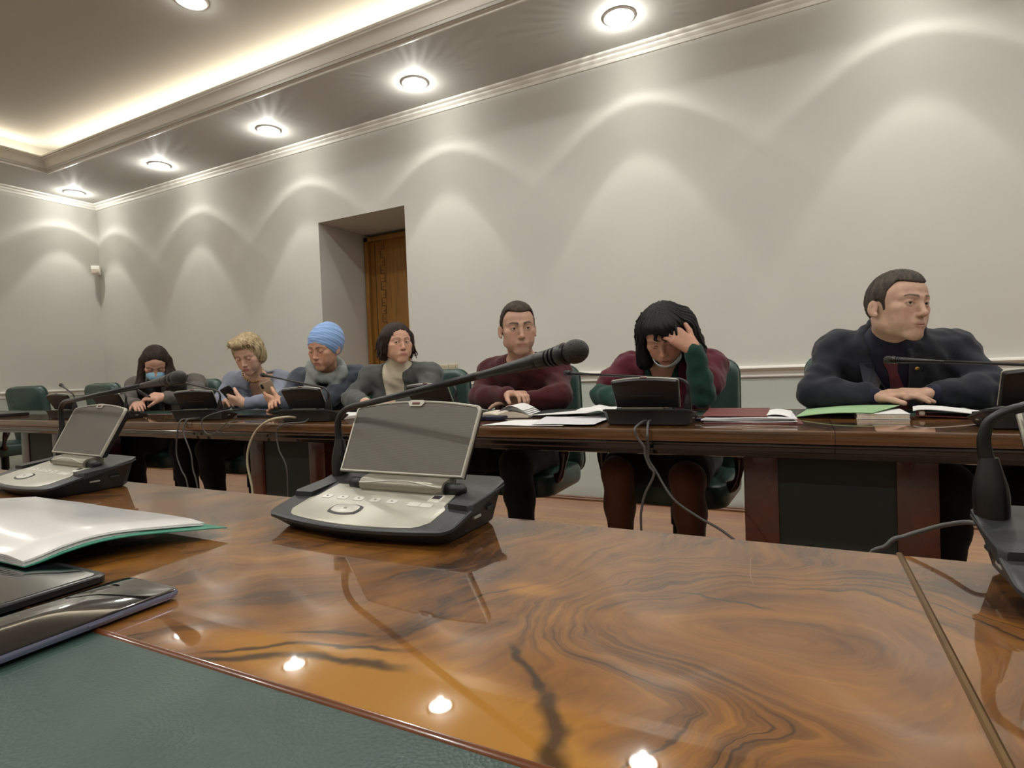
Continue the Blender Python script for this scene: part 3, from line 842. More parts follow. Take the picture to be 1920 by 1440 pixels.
UNIT = make_unit()
UNIT_CH = []
def children_of(o): return [c for c in COL.objects if c.parent is o]
def copy_tree(o, parent=None):
    c = o.copy(); COL.objects.link(c); c.parent = parent
    for ch in children_of(o): copy_tree(ch, c)
    return c
def place_unit(proto, x, y, rz, tip, label, group, bend=.128):
    u = copy_tree(proto)
    u.location = (x, y, .7506); u.rotation_euler = (0, 0, rz)
    tag(u, label, 'microphone unit', group)
    W = Matrix.Translation((x, y, .75)) @ Matrix.Rotation(rz, 4, 'Z')
    mic_stalk(u, W.inverted() @ Vector(tip), bend)
    return u
NG, FG = 'microphone units on the near table', 'microphone units on the far table'
R = math.radians
place_unit(UNIT, -.4745, .562, 0, (-.182, .49, .9540), 'microphone unit in the middle foreground, grey speaker panel open, mic over the maroon sweater', NG)
place_unit(UNIT, -1.255, .560, R(-4), (-.826, .53, .946), 'microphone unit at the left foreground, mic pointing at the masked woman', NG, .142)
place_unit(UNIT, .272, .566, 0, (.72, .48, .955), 'microphone unit cut off by the right frame edge, only its boot and panel edge visible', NG)
place_unit(UNIT, .53, 1.822, math.pi + R(3), (.231, 1.98, .927), 'dark rear of the microphone unit in front of the man in the suit', FG)
place_unit(UNIT, -.430, 1.822, math.pi, (-.777, 1.98, .919), 'dark rear of the microphone unit in front of the woman in the maroon vest', FG)
place_unit(UNIT, -1.235, 1.822, math.pi - R(8), (-1.39, 1.99, .882), 'dark rear of the microphone unit between the grey cardigan woman and the maroon sweater man', FG)
place_unit(UNIT, -1.905, 1.825, math.pi + R(5), (-2.377, 1.95, .961), 'dark rear of the microphone unit in front of the woman in the blue headscarf', FG)
place_unit(UNIT, -2.655, 1.830, math.pi + R(18), (-2.951, 1.9, .942), 'dark rear of the microphone unit in front of the blonde woman', FG)
place_unit(UNIT, -3.39, 1.83, math.pi + R(8), (-3.77, 1.92, .891), 'dark rear of the microphone unit in front of the masked woman', FG)
place_unit(UNIT, -3.90, 1.84, math.pi + R(4), (-4.06, 1.86, .950), 'turned microphone unit with upright mic at the empty seat, far left', FG)
for o in children_of(UNIT):
    for c in children_of(o):
        for e in children_of(c): bpy.data.objects.remove(e)
        bpy.data.objects.remove(c)
    bpy.data.objects.remove(o)
bpy.data.objects.remove(UNIT)
# ================================================================== chairs
MAT['chair_leather'] = leather_mat('chair_leather', srgb(44, 66, 60), srgb(62, 86, 78), .36, 300, .12, .5)
MAT['chair_wood'] = mat_plain('chair_arm_wood', srgb(54, 22, 16), .25, .25, 12, coat=.6, coat_rough=.1)
MAT['chair_metal'] = mat_plain('chair_column', (.02, .02, .02), .35, .1, 20, metal=.5)

def cushion(bm, w, d, t, r, puff=.02, n=10, M=None, taper=0.0):
    """upholstered slab, width w (x), depth d (y), thickness t (z), rounded and slightly domed"""
    def ring(s, z):
        return [(x * s, y * s, z) for x, y in rrect(w / 2, d / 2, r, 5)]
    rings = []
    for k in range(n + 1):
        a = math.pi * k / n
        s = 1 - .10 * (1 - abs(math.sin(a)) ** .55)
        rings.append(ring(s, -math.cos(a) * t / 2))
    rings = [ring(.35, -t / 2 - .002), ring(.7, -t / 2 - .001)] + rings + [ring(.75, t / 2 + puff * .6), ring(.4, t / 2 + puff)]
    if taper: rings = [[(x * (1 + taper * y), y, z) for x, y, z in rg] for rg in rings]
    add_rings(bm, rings, True, True, M)

def make_chair():
    c = empty('armchair', (0, 0, 0))
    # faces -y; origin on the floor under the seat
    bm = bmesh.new(); cushion(bm, .52, .50, .10, .09, .02, M=Matrix.Translation((0, 0, .385)))
    bm_obj('seat', bm, MAT['chair_leather'], c, smooth=True)
    bm = bmesh.new(); cushion(bm, .50, .60, .075, .075, .02, M=Matrix.Translation((0, .235, .655)) @ Matrix.Rotation(R(98), 4, 'X'), taper=.10)
    b = bm_obj('backrest', bm, MAT['chair_leather'], c, smooth=True)
    bm = bmesh.new()
    rr_ = rrect(.247, .297, .072, 6); Mb = Matrix.Translation((0, .235, .655)) @ Matrix.Rotation(R(98), 4, 'X')
    add_tube(bm, [Mb @ Vector((x * (1 + .1 * y), y, -.030)) for x, y in rr_ + rr_[:1]], .0055, 6, cap=False)
    bm_obj('piping', bm, MAT['chair_leather'], b, smooth=True)
    for s in (1, -1):
        bm = bmesh.new()
        add_tube(bm, bez([(s * .23, -.12, .40), (s * .285, -.16, .44), (s * .30, -.15, .53), (s * .285, -.10, .60), (s * .29, .02, .635), (s * .285, .15, .62), (s * .25, .22, .60)], 6), [.020 + .006 * math.sin(i * .6) for i in range(37)], 10)
        bm_obj('armrest', bm, MAT['chair_wood'], c, smooth=True)
    bm = bmesh.new(); add_lathe(bm, [(.11, .338), (.10, .330), (.03, .32), (.03, .20), (.022, .198), (.022, .09), (.05, .085), (.055, .06), (.01, .055)], 18)
    bm_obj('column', bm, MAT['chair_metal'], c, auto=AUTO)
    for k in range(5):
        a = 2 * math.pi * k / 5 + .3
        ca, sa = math.cos(a), math.sin(a)
        bm = bmesh.new(); add_tube(bm, [(ca * .04, sa * .04, .082), (ca * .18, sa * .18, .075), (ca * .29, sa * .29, .058)], [.026, .020, .014], 8)
        lg = bm_obj('leg', bm, MAT['chair_wood'], c, smooth=True)
        bm = bmesh.new(); Mc = Matrix.Translation((ca * .29, sa * .29, .026)) @ Matrix.Rotation(a + 1.0, 4, 'Z') @ Matrix.Rotation(math.pi / 2, 4, 'Y')
        add_lathe(bm, [(.010, -.018), (.024, -.017), (.026, -.010), (.026, .010), (.024, .017), (.010, .018)], 16, Mc)
        bm_obj('caster', bm, MAT['chair_metal'], lg, auto=AUTO)
    return c
CH = make_chair()
first = True
for x, y, rz, lab in [(.275, 2.66, 0, 'green leather armchair under the man in the navy suit'), (-.52, 2.66, R(-3), 'green leather armchair with carved dark arms under the woman in the maroon vest'),
                      (-1.30, 2.63, 0, 'green leather armchair under the man in the maroon sweater'), (-2.0, 2.67, R(4), 'green leather armchair behind the woman in the grey cardigan and cream turtleneck'),
                      (-2.70, 2.68, 0, 'green leather armchair behind the woman in the blue headscarf'), (-3.40, 2.66, 0, 'green leather armchair behind the blonde woman'),
                      (-4.22, 2.66, R(3), 'green leather armchair behind the masked woman in grey'), (-5.22, 2.48, R(-4), 'empty green leather armchair left of the masked woman, partly behind her arm'),
                      (-6.57, 2.53, R(8), 'empty green leather armchair with creased back at the left frame edge')]:
    c = CH if first else copy_tree(CH); first = False
    c.location = (x, y, 0); c.rotation_euler = (0, 0, rz); tag(c, lab, 'chair', 'armchairs along the far table')

# ================================================================== things on the walls
MAT['switch'] = mat_plain('switch_plastic', srgb(196, 186, 166), .35, .02)
MAT['switch_key'] = mat_plain('switch_key', srgb(176, 164, 142), .35, .02)
for x, lab in ((-2.60, 'beige wall switch nearest the door, partly behind the grey cardigan shoulder'), (-2.514, 'beige rocker wall switch, middle one of three'), (-2.424, 'beige rocker wall switch, rightmost of three')):
    s = empty('light_switch', (x, WY, .963), 0, lab, 'switch', 'wall switches by the door')
    bm = bmesh.new(); add_box(bm, (-.040, -.011, -.040), (.040, 0, .040), .004); bm_obj('frame', bm, MAT['switch'], s, auto=AUTO)
    bm = bmesh.new(); add_box(bm, (-.029, -.015, -.030), (.029, -.009, .030), .002); bm_obj('rocker', bm, MAT['switch_key'], s, auto=AUTO)
s = empty('motion_sensor', (-7.16, 3.69, 2.262), R(45), 'small white motion sensor mounted in the room corner', 'sensor')
bm = bmesh.new(); add_box(bm, (-.045, -.03, -.055), (.045, .03, .045), .012); bm_obj('housing', bm, MAT['trim'], s, auto=AUTO)
bm = bmesh.new(); add_box(bm, (-.036, -.036, -.046), (.036, -.026, .000), .010); bm_obj('lens', bm, MAT['switch'], s, auto=AUTO)
bm = bmesh.new(); add_box(bm, (-.025, .025, -.03), (.025, .115, .03), .006); bm_obj('bracket', bm, MAT['trim'], s, auto=AUTO)

# ================================================================== papers, books, phones, cables
MAT['paper'] = mat_plain('paper', srgb(222, 222, 220), .75, .03, 14)
MAT['paper2'] = mat_plain('paper_printed', srgb(204, 204, 206), .7, .05, 60)
MAT['sleeve'] = mat_plain('plastic_sleeve', srgb(214, 214, 212), .22, .05, 9, coat=.6, coat_rough=.12)
MAT['green_card'] = mat_plain('green_card', srgb(46, 122, 100), .45, .06, 20)
MAT['pale_green'] = mat_plain('pale_green_card', srgb(150, 186, 140), .6, .05, 40)
MAT['maroon_card'] = mat_plain('maroon_card', srgb(104, 48, 48), .5, .08, 40)
MAT['black_plastic'] = mat_plain('black_plastic', (.012, .012, .014), .25, .1, 40)
MAT['glass'] = mat_plain('phone_glass', (.006, .006, .008), .035, .05, 5, coat=1.0, coat_rough=.02)
MAT['phone_side'] = mat_plain('phone_side', srgb(128, 132, 158), .22, .04, 10, metal=.6)
MAT['gold'] = mat_plain('phone_back_gold', srgb(176, 156, 132), .35, .04, 30, metal=.3)
MAT['navy_plastic'] = mat_plain('navy_plastic', srgb(24, 26, 48), .4, .1, 40)
MAT['cable'] = mat_plain('grey_cable', srgb(74, 72, 70), .5, .08, 60)
MAT['cable_black'] = mat_plain('black_cable', (.01, .01, .01), .5, .08, 60)
MAT['cable_white'] = mat_plain('white_cable', srgb(176, 168, 140), .5, .05, 60)
MAT['page_edge'] = mat_plain('page_edges', srgb(206, 196, 178), .8, .12, 240)

def sheet(bm, corners, thick=.0006, bow=None, n=10, m=6):
    """a thin sheet from 4 corners (counter clockwise, 3-D) with a bow function f(u,v)->dz"""
    A, B, C_, D_ = [Vector(c) for c in corners]
    top, bot = [], []
    for j in range(m + 1):
        for i in range(n + 1):
            u, v = i / n, j / m
            p = A.lerp(B, u).lerp(D_.lerp(C_, u), v)
            if bow: p = p + Vector((0, 0, bow(u, v)))
            top.append(bm.verts.new(p + Vector((0, 0, thick)))); bot.append(bm.verts.new(p))
    k = n + 1
    for j in range(m):
        for i in range(n):
            a = j * k + i
            bm.faces.new((top[a], top[a + 1], top[a + k + 1], top[a + k]))
            bm.faces.new((bot[a], bot[a + k], bot[a + k + 1], bot[a + 1]))
    for i in range(n):
        bm.faces.new((bot[i], bot[i + 1], top[i + 1], top[i])); a = m * k + i; bm.faces.new((bot[a + 1], bot[a], top[a], top[a + 1]))
    for j in range(m):
        a = j * k; bm.faces.new((bot[a + k], bot[a], top[a], top[a + k])); a += n; bm.faces.new((bot[a], bot[a + k], top[a + k], top[a]))

def thing_mesh(name, bm, mat, label, cat, group=None, **k):
    o = bm_obj(name, bm, mat, None, **k); return tag(o, label, cat, group)

# --- open plastic sleeve folder at the left foreground
ZT = .7506
fo = empty('document_folder', (-.85, .36, ZT), 0, 'open green folder with bulging clear sleeves of white paper, left foreground', 'folder')
FC = [(-.630, .455), (-1.08, .462), (-1.13, .268), (-.693, .277)]
FV = [0, .12, .23, .34, .43, .52, .6, .69, .77, .84, .90, .95, 1]
FH = [.0085, .0118, .0145, .0172, .0194, .0210, .0217, .0212, .0192, .0168, .0138, .0116, .0104]
def fsheet(ins, lift, th, mat, name, wav=0.0, ph=0.0):
    A, B, C_, D_ = [Vector((x + .85, y - .36, 0)) for x, y in FC]
    cn = (A + B + C_ + D_) / 4
    ex = Vector((-1, .02, 0)); ey = Vector((-.30, -.95, 0))
    A = A + ex * ins[0] + ey * ins[1]; D_ = D_ + ex * ins[0] * .12
    B = B + ey * ins[1]
    def bow(u, v):
        fall = math.exp(-(u / 1.2) ** 2)
        arch = float(np.interp(v, FV, FH))
        return (arch * (.9 + .15 * math.sin(2.2 * u + .8)) if u > .02 else arch) + lift * (1 - .35 * max(0, 1 - u * 14)) + wav * math.sin(13 * u + 3 * v + ph) * math.sin(math.pi * u)
    bm = bmesh.new(); sheet(bm, [A, B, C_, D_], th, bow, 30, 24)
    return bm_obj(name, bm, mat, fo, auto=AUTO)
fsheet((0, 0), 0, .0011, MAT['green_card'], 'cover')
for k in range(5):
    fsheet((.022 + .004 * (k % 3), .010 + .004 * (k % 2)), .0015 + .0017 * k, .0010, MAT['sleeve'], 'sleeve', .0006, k * 1.3)

# --- tablet and phone lying in front of it
t = empty('tablet', (-.719, .214, ZT), 0, 'flat black tablet under the near end of the open folder, left foreground', 'tablet')
bm = bmesh.new(); add_rings(bm, [[(x * s, y * s, z) for x, y in rrect(.121, .091, .010, 5)] for s, z in ((.975, .0008), (1, .002), (1, .0070), (.985, .0082))])
bm_obj('case', bm, MAT['black_plastic'], t, auto=AUTO)
bm = bmesh.new(); add_rings(bm, [[(x, y, z) for x, y in rrect(.114, .084, .007, 5)] for z in (.0078, .0086)])
bm_obj('screen', bm, MAT['glass'], t, auto=AUTO)
def phone(loc, rot, w, h, label, back, glass, group=None, side=None):
    p = empty('smartphone', loc, 0, label, 'phone', group); p.rotation_euler = rot
    bm = bmesh.new(); add_rings(bm, [[(x * s, y * s, z) for x, y in rrect(w / 2, h / 2, .010, 5)] for s, z in ((.93, 0), (.985, .0014), (1, .0034), (1, .0050), (.985, .0066))])
    b = bm_obj('body', bm, back, p, auto=AUTO)
    bm = bmesh.new(); add_rings(bm, [[(x * s, y * s, z) for x, y in rrect(w / 2 - .0012, h / 2 - .0012, .009, 5)] for s, z in ((1, .0062), (1, .0072), (.97, .0078))])
    bm_obj('screen', bm, glass, p, auto=AUTO)
    bm = bmesh.new(); add_box(bm, (w / 2 - .0006, .005, .0032), (w / 2 + .0007, .030, .0050), .0005); bm_obj('side_key', bm, back, b, auto=AUTO)
    bm = bmesh.new(); add_box(bm, (w / 2 - .022, h / 2 - .036, -.0010), (w / 2 - .008, h / 2 - .010, .0004), .0008); bm_obj('camera_bump', bm, MAT['black_plastic'], b, auto=AUTO)
    return p
phone((-.530, .2275, .7516), (0, 0, 0), .082, .160, 'large black glass phone with lilac grey sides lying across the leather edge', MAT['phone_side'], MAT['glass'])

# --- far table
t = empty('tablet', (-2.40, 2.02, ZT), R(4), 'thin black tablet lying between the blonde woman and the headscarf woman', 'tablet')
bm = bmesh.new(); add_rings(bm, [[(x, y, z) for x, y in rrect(.14, .10, .010, 4)] for z in (0, .012)]); bm_obj('case', bm, MAT['black_plastic'], t, auto=AUTO)
bm = bmesh.new(); add_rings(bm, [[(x, y, z) for x, y in rrect(.13, .09, .006, 4)] for z in (.0115, .0128)]); bm_obj('screen', bm, MAT['glass'], t, auto=AUTO)

bk = empty('open_book', (-1.075, 2.04, ZT), R(10), 'thick book lying open under the hand of the man in the maroon sweater', 'book')
def page_block(s, lift, fan):
    bm = bmesh.new(); prof = []
    n = 12
    for i in range(n + 1):
        u = i / n; x = s * u * .125
        prof.append((x, .004 + lift * (math.sin(math.pi * min(1, u * .55 + .18)) ** 1.2) * (1 - .62 * u ** 2)))
    ring = prof + [(s * .125, .002), (0, .002)]
    add_rings(bm, [[(x, y, z) for x, z in ring] for y in (-.088, .088)])
    return bm
bm = bmesh.new(); sheet(bm, [(-.132, -.092, 0), (.132, -.092, 0), (.132, .092, 0), (-.132, .092, 0)], .0018); bm_obj('cover', bm, MAT['navy_plastic'], bk, auto=AUTO)
bm_obj('page_block', page_block(-1, .020, 0), MAT['page_edge'], bk, auto=AUTO); bm_obj('page_block', page_block(1, .026, 0), MAT['page_edge'], bk, auto=AUTO)
for k in range(4):
    bm = bmesh.new(); a = .03 + .008 * k
    sheet(bm, [(0, -.088, .026), (.105 + .008 * k, -.088, .030 - .006 * k), (.105 + .008 * k, .088, .030 - .006 * k), (0, .088, .026)], .0006, lambda u, v, k=k: .020 * math.sin(math.pi * min(1, u * 1.05)) * (1 - .12 * k), 12, 3)
    bm_obj('page', bm, MAT['paper'], bk, auto=AUTO)
bm = bmesh.new(); add_box(bm, (-1.18, 1.865, ZT), (-1.00, 1.925, ZT + .016), .006)
thing_mesh('pencil_case', bm, MAT['navy_plastic'], 'dark navy pencil case in front of the open book', 'pencil case', auto=AUTO)
bm = bmesh.new(); add_box(bm, (-.985, 2.03, ZT), (-.80, 2.30, ZT + .010), .003)
thing_mesh('notebook', bm, MAT['leather_panel'], 'dark grey notebook lying right of the open book', 'notebook', auto=AUTO)
def paper(name, cor, label, mat='paper', bow=None, th=.0008, group='loose papers by the maroon sweater man', cat='paper'):
    bm = bmesh.new(); sheet(bm, cor, th, bow, 12, 6); return thing_mesh(name, bm, MAT[mat], label, cat, group, auto=AUTO)
paper('paper_sheet', [(-.985, 1.695, ZT + .001), (-.69, 1.700, ZT + .001), (-.66, 1.90, ZT + .001), (-.95, 1.885, ZT + .001)], 'white sheet lying flat at the table edge, left of the vest woman\'s microphone unit', 'paper', lambda u, v: .0015 * math.sin(5 * u) ** 2)
paper('paper_sheet', [(-.80, 1.705, ZT + .005), (-.585, 1.715, ZT + .005), (-.60, 2.0, ZT + .005), (-.86, 1.97, ZT + .005)], 'grey printed sheet overlapping the white sheet at the table edge', 'paper2', lambda u, v: .002 * math.sin(4 * u + 2 * v) ** 2)
paper('paper_sheet', [(-.935, 1.955, ZT + .012), (-.735, 2.06, ZT + .0115), (-.66, 2.28, ZT + .0135), (-.80, 2.22, ZT + .012)], 'white slip slanting across the dark grey notebook', 'paper', lambda u, v: .006 * u * v)
paper('paper_sheet', [(-.735, 1.93, ZT + .006), (-.55, 1.90, ZT + .006), (-.55, 2.10, ZT + .018), (-.72, 2.14, ZT + .016)], 'crumpled white paper humped beside the vest woman\'s microphone unit', 'paper', lambda u, v: .034 * math.sin(math.pi * (u * .7 + .25)) * math.sin(math.pi * (v * .6 + .3)) + .003 * math.sin(14 * u + 6 * v))
# maroon folder with papers
mf = empty('document_folder', (-.150, 2.0, ZT), R(2), 'maroon card folder stuffed with papers, right of the vest woman\'s microphone unit', 'folder')
bm = bmesh.new(); sheet(bm, [(-.125, -.165, 0), (.150, -.165, 0), (.135, .16, 0), (-.14, .16, 0)], .0012); bm_obj('cover', bm, MAT['maroon_card'], mf, auto=AUTO)
for k in range(5):
    bm = bmesh.new(); o_ = .006 * math.sin(k * 2.1)
    sheet(bm, [(-.13 + o_, -.150 + o_, .0018 + .003 * k), (.125 + o_ * 2, -.152 - o_, .0018 + .003 * k), (.12 + o_, .15, .0018 + .003 * k), (-.13, .15, .0018 + .003 * k)], .0016, lambda u, v, k=k: .0012 * math.sin(6 * u + k))
    bm_obj('paper', bm, MAT['paper' if k % 2 else 'paper2'], mf, auto=AUTO)
bm = bmesh.new(); sheet(bm, [(-.135, -.12, .0185), (.055, -.13, .0185), (.06, .16, .022), (-.14, .16, .022)], .0012); bm_obj('flap', bm, MAT['maroon_card'], mf, auto=AUTO)
bm = bmesh.new(); sheet(bm, [(.052, -.10, .019), (.118, -.115, .014), (.128, .07, .016), (.058, .09, .0205)], .0012, lambda u, v: .006 * math.sin(math.pi * u)); bm_obj('paper_band', bm, MAT['paper'], mf, auto=AUTO)
bm = bmesh.new(); add_tube(bm, [(-.325, 1.905, ZT + .007), (-.30, 1.90, ZT + .007), (-.225, 1.872, ZT + .006), (-.215, 1.868, ZT + .006)], [.004, .0065, .0055, .003], 8)
thing_mesh('pen', bm, MAT['navy_plastic'], 'dark navy pen between the microphone unit and the maroon folder', 'pen', smooth=True)
# in front of the man in the suit
bm = bmesh.new(); add_box(bm, (.150, 2.00, ZT), (.285, 2.19, ZT + .0165), .002)
nb = empty('notebook', (.2175, 2.095, ZT), 0, 'thick cream edged notebook in front of the folded hands', 'notebook')
bm.free()
bm = bmesh.new(); add_box(bm, (-.066, -.094, .0018), (.066, .094, .0150), .001); bm_obj('pages', bm, MAT['page_edge'], nb, auto=AUTO)
for z in (0, .0150):
    bm = bmesh.new(); add_box(bm, (-.0675, -.0955, z), (.0675, .0955, z + .0017), .0006); bm_obj('cover', bm, MAT['paper'], nb, auto=AUTO)
bm = bmesh.new(); sheet(bm, [(-.015, 2.03, ZT + .003), (.19, 1.995, ZT + .0185), (.285, 2.20, ZT + .0255), (.02, 2.33, ZT + .003)], .0022, lambda u, v: .006 * math.sin(math.pi * u), 14, 6)
thing_mesh('paper_folder', bm, MAT['pale_green'], 'pale green paper folder slanting onto the cream notebook', 'folder', auto=AUTO)
bm = bmesh.new(); sheet(bm, [(-.015, 2.06, ZT), (.14, 2.06, ZT), (.14, 2.30, ZT), (-.015, 2.30, ZT)], .002); thing_mesh('folder', bm, MAT['black_plastic'], 'flat black folder lying under the pale green one', 'folder', auto=AUTO)
ob = empty('open_diary', (.39, 2.11, ZT), R(-8), 'open diary with white pages curling off the cream notebook', 'book')
bm = bmesh.new(); sheet(bm, [(-.075, -.075, .006), (.115, -.075, 0), (.115, .075, 0), (-.075, .075, .006)], .002); bm_obj('cover', bm, MAT['maroon_card'], ob, auto=AUTO)
bm = bmesh.new(); sheet(bm, [(-.082, -.080, .021), (.118, -.078, .004), (.118, .078, .004), (-.082, .080, .021)], .002, lambda u, v: .008 * math.sin(math.pi * u ** .6), 14, 4); bm_obj('page', bm, MAT['paper'], ob, auto=AUTO)
bm = bmesh.new(); add_tube(bm, [(-.060, -.072, .0135), (-.060, .072, .0135)], .0075, 10); bm_obj('page_curl', bm, MAT['page_edge'], ob, smooth=True)
# grey cardigan woman's papers
paper('paper_sheet', [(-2.06, 1.96, ZT), (-1.86, 1.95, ZT), (-1.83, 2.16, ZT), (-2.04, 2.18, ZT)], 'white papers in front of the woman in the grey cardigan', 'paper', None, .006, None)
paper('paper_sheet', [(-1.77, 2.03, ZT), (-1.60, 2.05, ZT + .004), (-1.62, 2.26, ZT + .004), (-1.80, 2.24, ZT)], 'cream paper under the folded hands of the woman in grey cardigan', 'page_edge', lambda u, v: .012 * u, .003, None)
bm = bmesh.new(); add_box(bm, (-5.15, 1.80, ZT), (-4.80, 2.0, ZT + .022), .006); thing_mesh('keyboard', bm, MAT['black_plastic'], 'dark flat tray on the far table at the left frame edge', 'tray', auto=AUTO)
bm = bmesh.new(); add_lathe(bm, [(.012, .0), (.022, .004), (.026, .016), (.022, .030), (.008, .036)], 16, Matrix.Translation((-3.02, 1.97, ZT)))
thing_mesh('earphone_case', bm, MAT['trim'], 'small white round case beside the blonde woman\'s microphone unit', 'case', smooth=True)

def cable(pts, r, mat, label, group=None):
    bm = bmesh.new(); add_tube(bm, bez(pts, 6), r, 8)
    return thing_mesh('cable', bm, MAT[mat], label, 'cable', group, smooth=True)
y = 1.655
cable([(-.425, 1.738, .768), (-.43, 1.70, .766), (-.440, y, .750), (-.431, y, .723), (-.413, y, .698), (-.411, y, .672), (-.399, y, .641), (-.387, y, .618), (-.414, y, .561), (-.425, y, .521), (-.43, y, .457), (-.42, y, .2), (-.40, 1.70, .01), (-.30, 1.95, .006)], .0038, 'cable', 'grey cable dropping straight to the floor from the vest woman\'s microphone unit', 'cables hanging off the far table')
cable([(-.411, 1.738, .768), (-.41, 1.70, .766), (-.402, y - .004, .735), (-.404, y + .010, .699), (-.405, y + .014, .661), (-.384, y + .012, .626), (-.334, y, .551), (-.265, y, .503), (-.188, y, .460), (-.08, y, .36), (.05, y, .15), (.12, 1.6, .01), (.3, 1.55, .006)], .0038, 'cable', 'grey cable slanting right below the vest woman\'s microphone unit', 'cables hanging off the far table')
cable([(-2.62, 1.75, .765), (-2.60, 1.70, .764), (-2.602, 1.668, .760), (-2.606, y - .002, .715), (-2.626, y, .606), (-2.597, y, .532), (-2.555, y, .459), (-2.52, y, .2), (-2.50, 1.7, .01)], .0038, 'cable', 'left one of the grey cables hanging below the blonde woman\'s microphone unit', 'cables hanging off the far table')
cable([(-2.585, 1.75, .765), (-2.56, 1.70, .764), (-2.561, 1.668, .760), (-2.562, y - .002, .705), (-2.519, y, .61), (-2.51, y, .536), (-2.485, y, .457), (-2.46, y, .2), (-2.42, 1.7, .01)], .0038, 'cable', 'right one of the grey cables hanging below the blonde woman\'s microphone unit', 'cables hanging off the far table')
cable([(-2.40, 1.83, .80), (-2.37, 1.72, .80), (-2.418, y, .771), (-2.419, y, .72), (-2.372, y, .699), (-2.308, y, .724), (-2.25, 1.665, .757), (-2.20, 1.75, .7545), (-2.15, 1.80, .7545)], .0022, 'cable', 'thin grey cable looping over the table edge in front of the blonde woman', 'cables hanging off the far table')
cable([(-1.93, 1.742, .770), (-1.94, 1.70, .776), (-1.989, y, .766), (-2.073, y, .72), (-2.125, y, .646), (-2.137, y, .576), (-2.122, y, .507), (-2.113, y, .45), (-2.10, y, .2), (-2.0, 1.7, .01)], .0050, 'cable_white', 'thick cream cable arching down left of the headscarf woman\'s microphone unit', 'cables hanging off the far table')
cable([(-1.86, 1.75, .765), (-1.84, 1.70, .7555), (-1.90, 1.665, .752), (-1.94, y, .733), (-1.949, y, .695), (-1.937, y, .64), (-1.906, y, .59), (-1.897, y, .542), (-1.899, y, .457), (-1.89, y, .2), (-1.85, 1.7, .01)], .0034, 'cable', 'dark kinked cable hanging below the headscarf woman\'s microphone unit', 'cables hanging off the far table')
cable([(.155, .635, .775), (.140, .652, .783), (.123, .668, .776), (.106, .672, .768), (.089, .672, .760), (.074, .668, .751), (.05, .672, .70), (.03, .68, .4), (.05, .70, .01)], .0022, 'cable', 'thin dark cable running off the near table edge behind the right foreground unit', None)
# ================================================================== people: signed-distance bodies meshed as one surface
def axis(lo, hi, coarse, fine=()):
    """grid coordinates from lo to hi: step coarse, but finer inside the (a,b,step) windows"""
    out = [lo]
    while out[-1] < hi:
        p = out[-1]; st = coarse
        for a, b, s in fine:
            if a - coarse <= p < b: st = min(st, s)
        out.append(p + st)
    return np.array(out, np.float32)

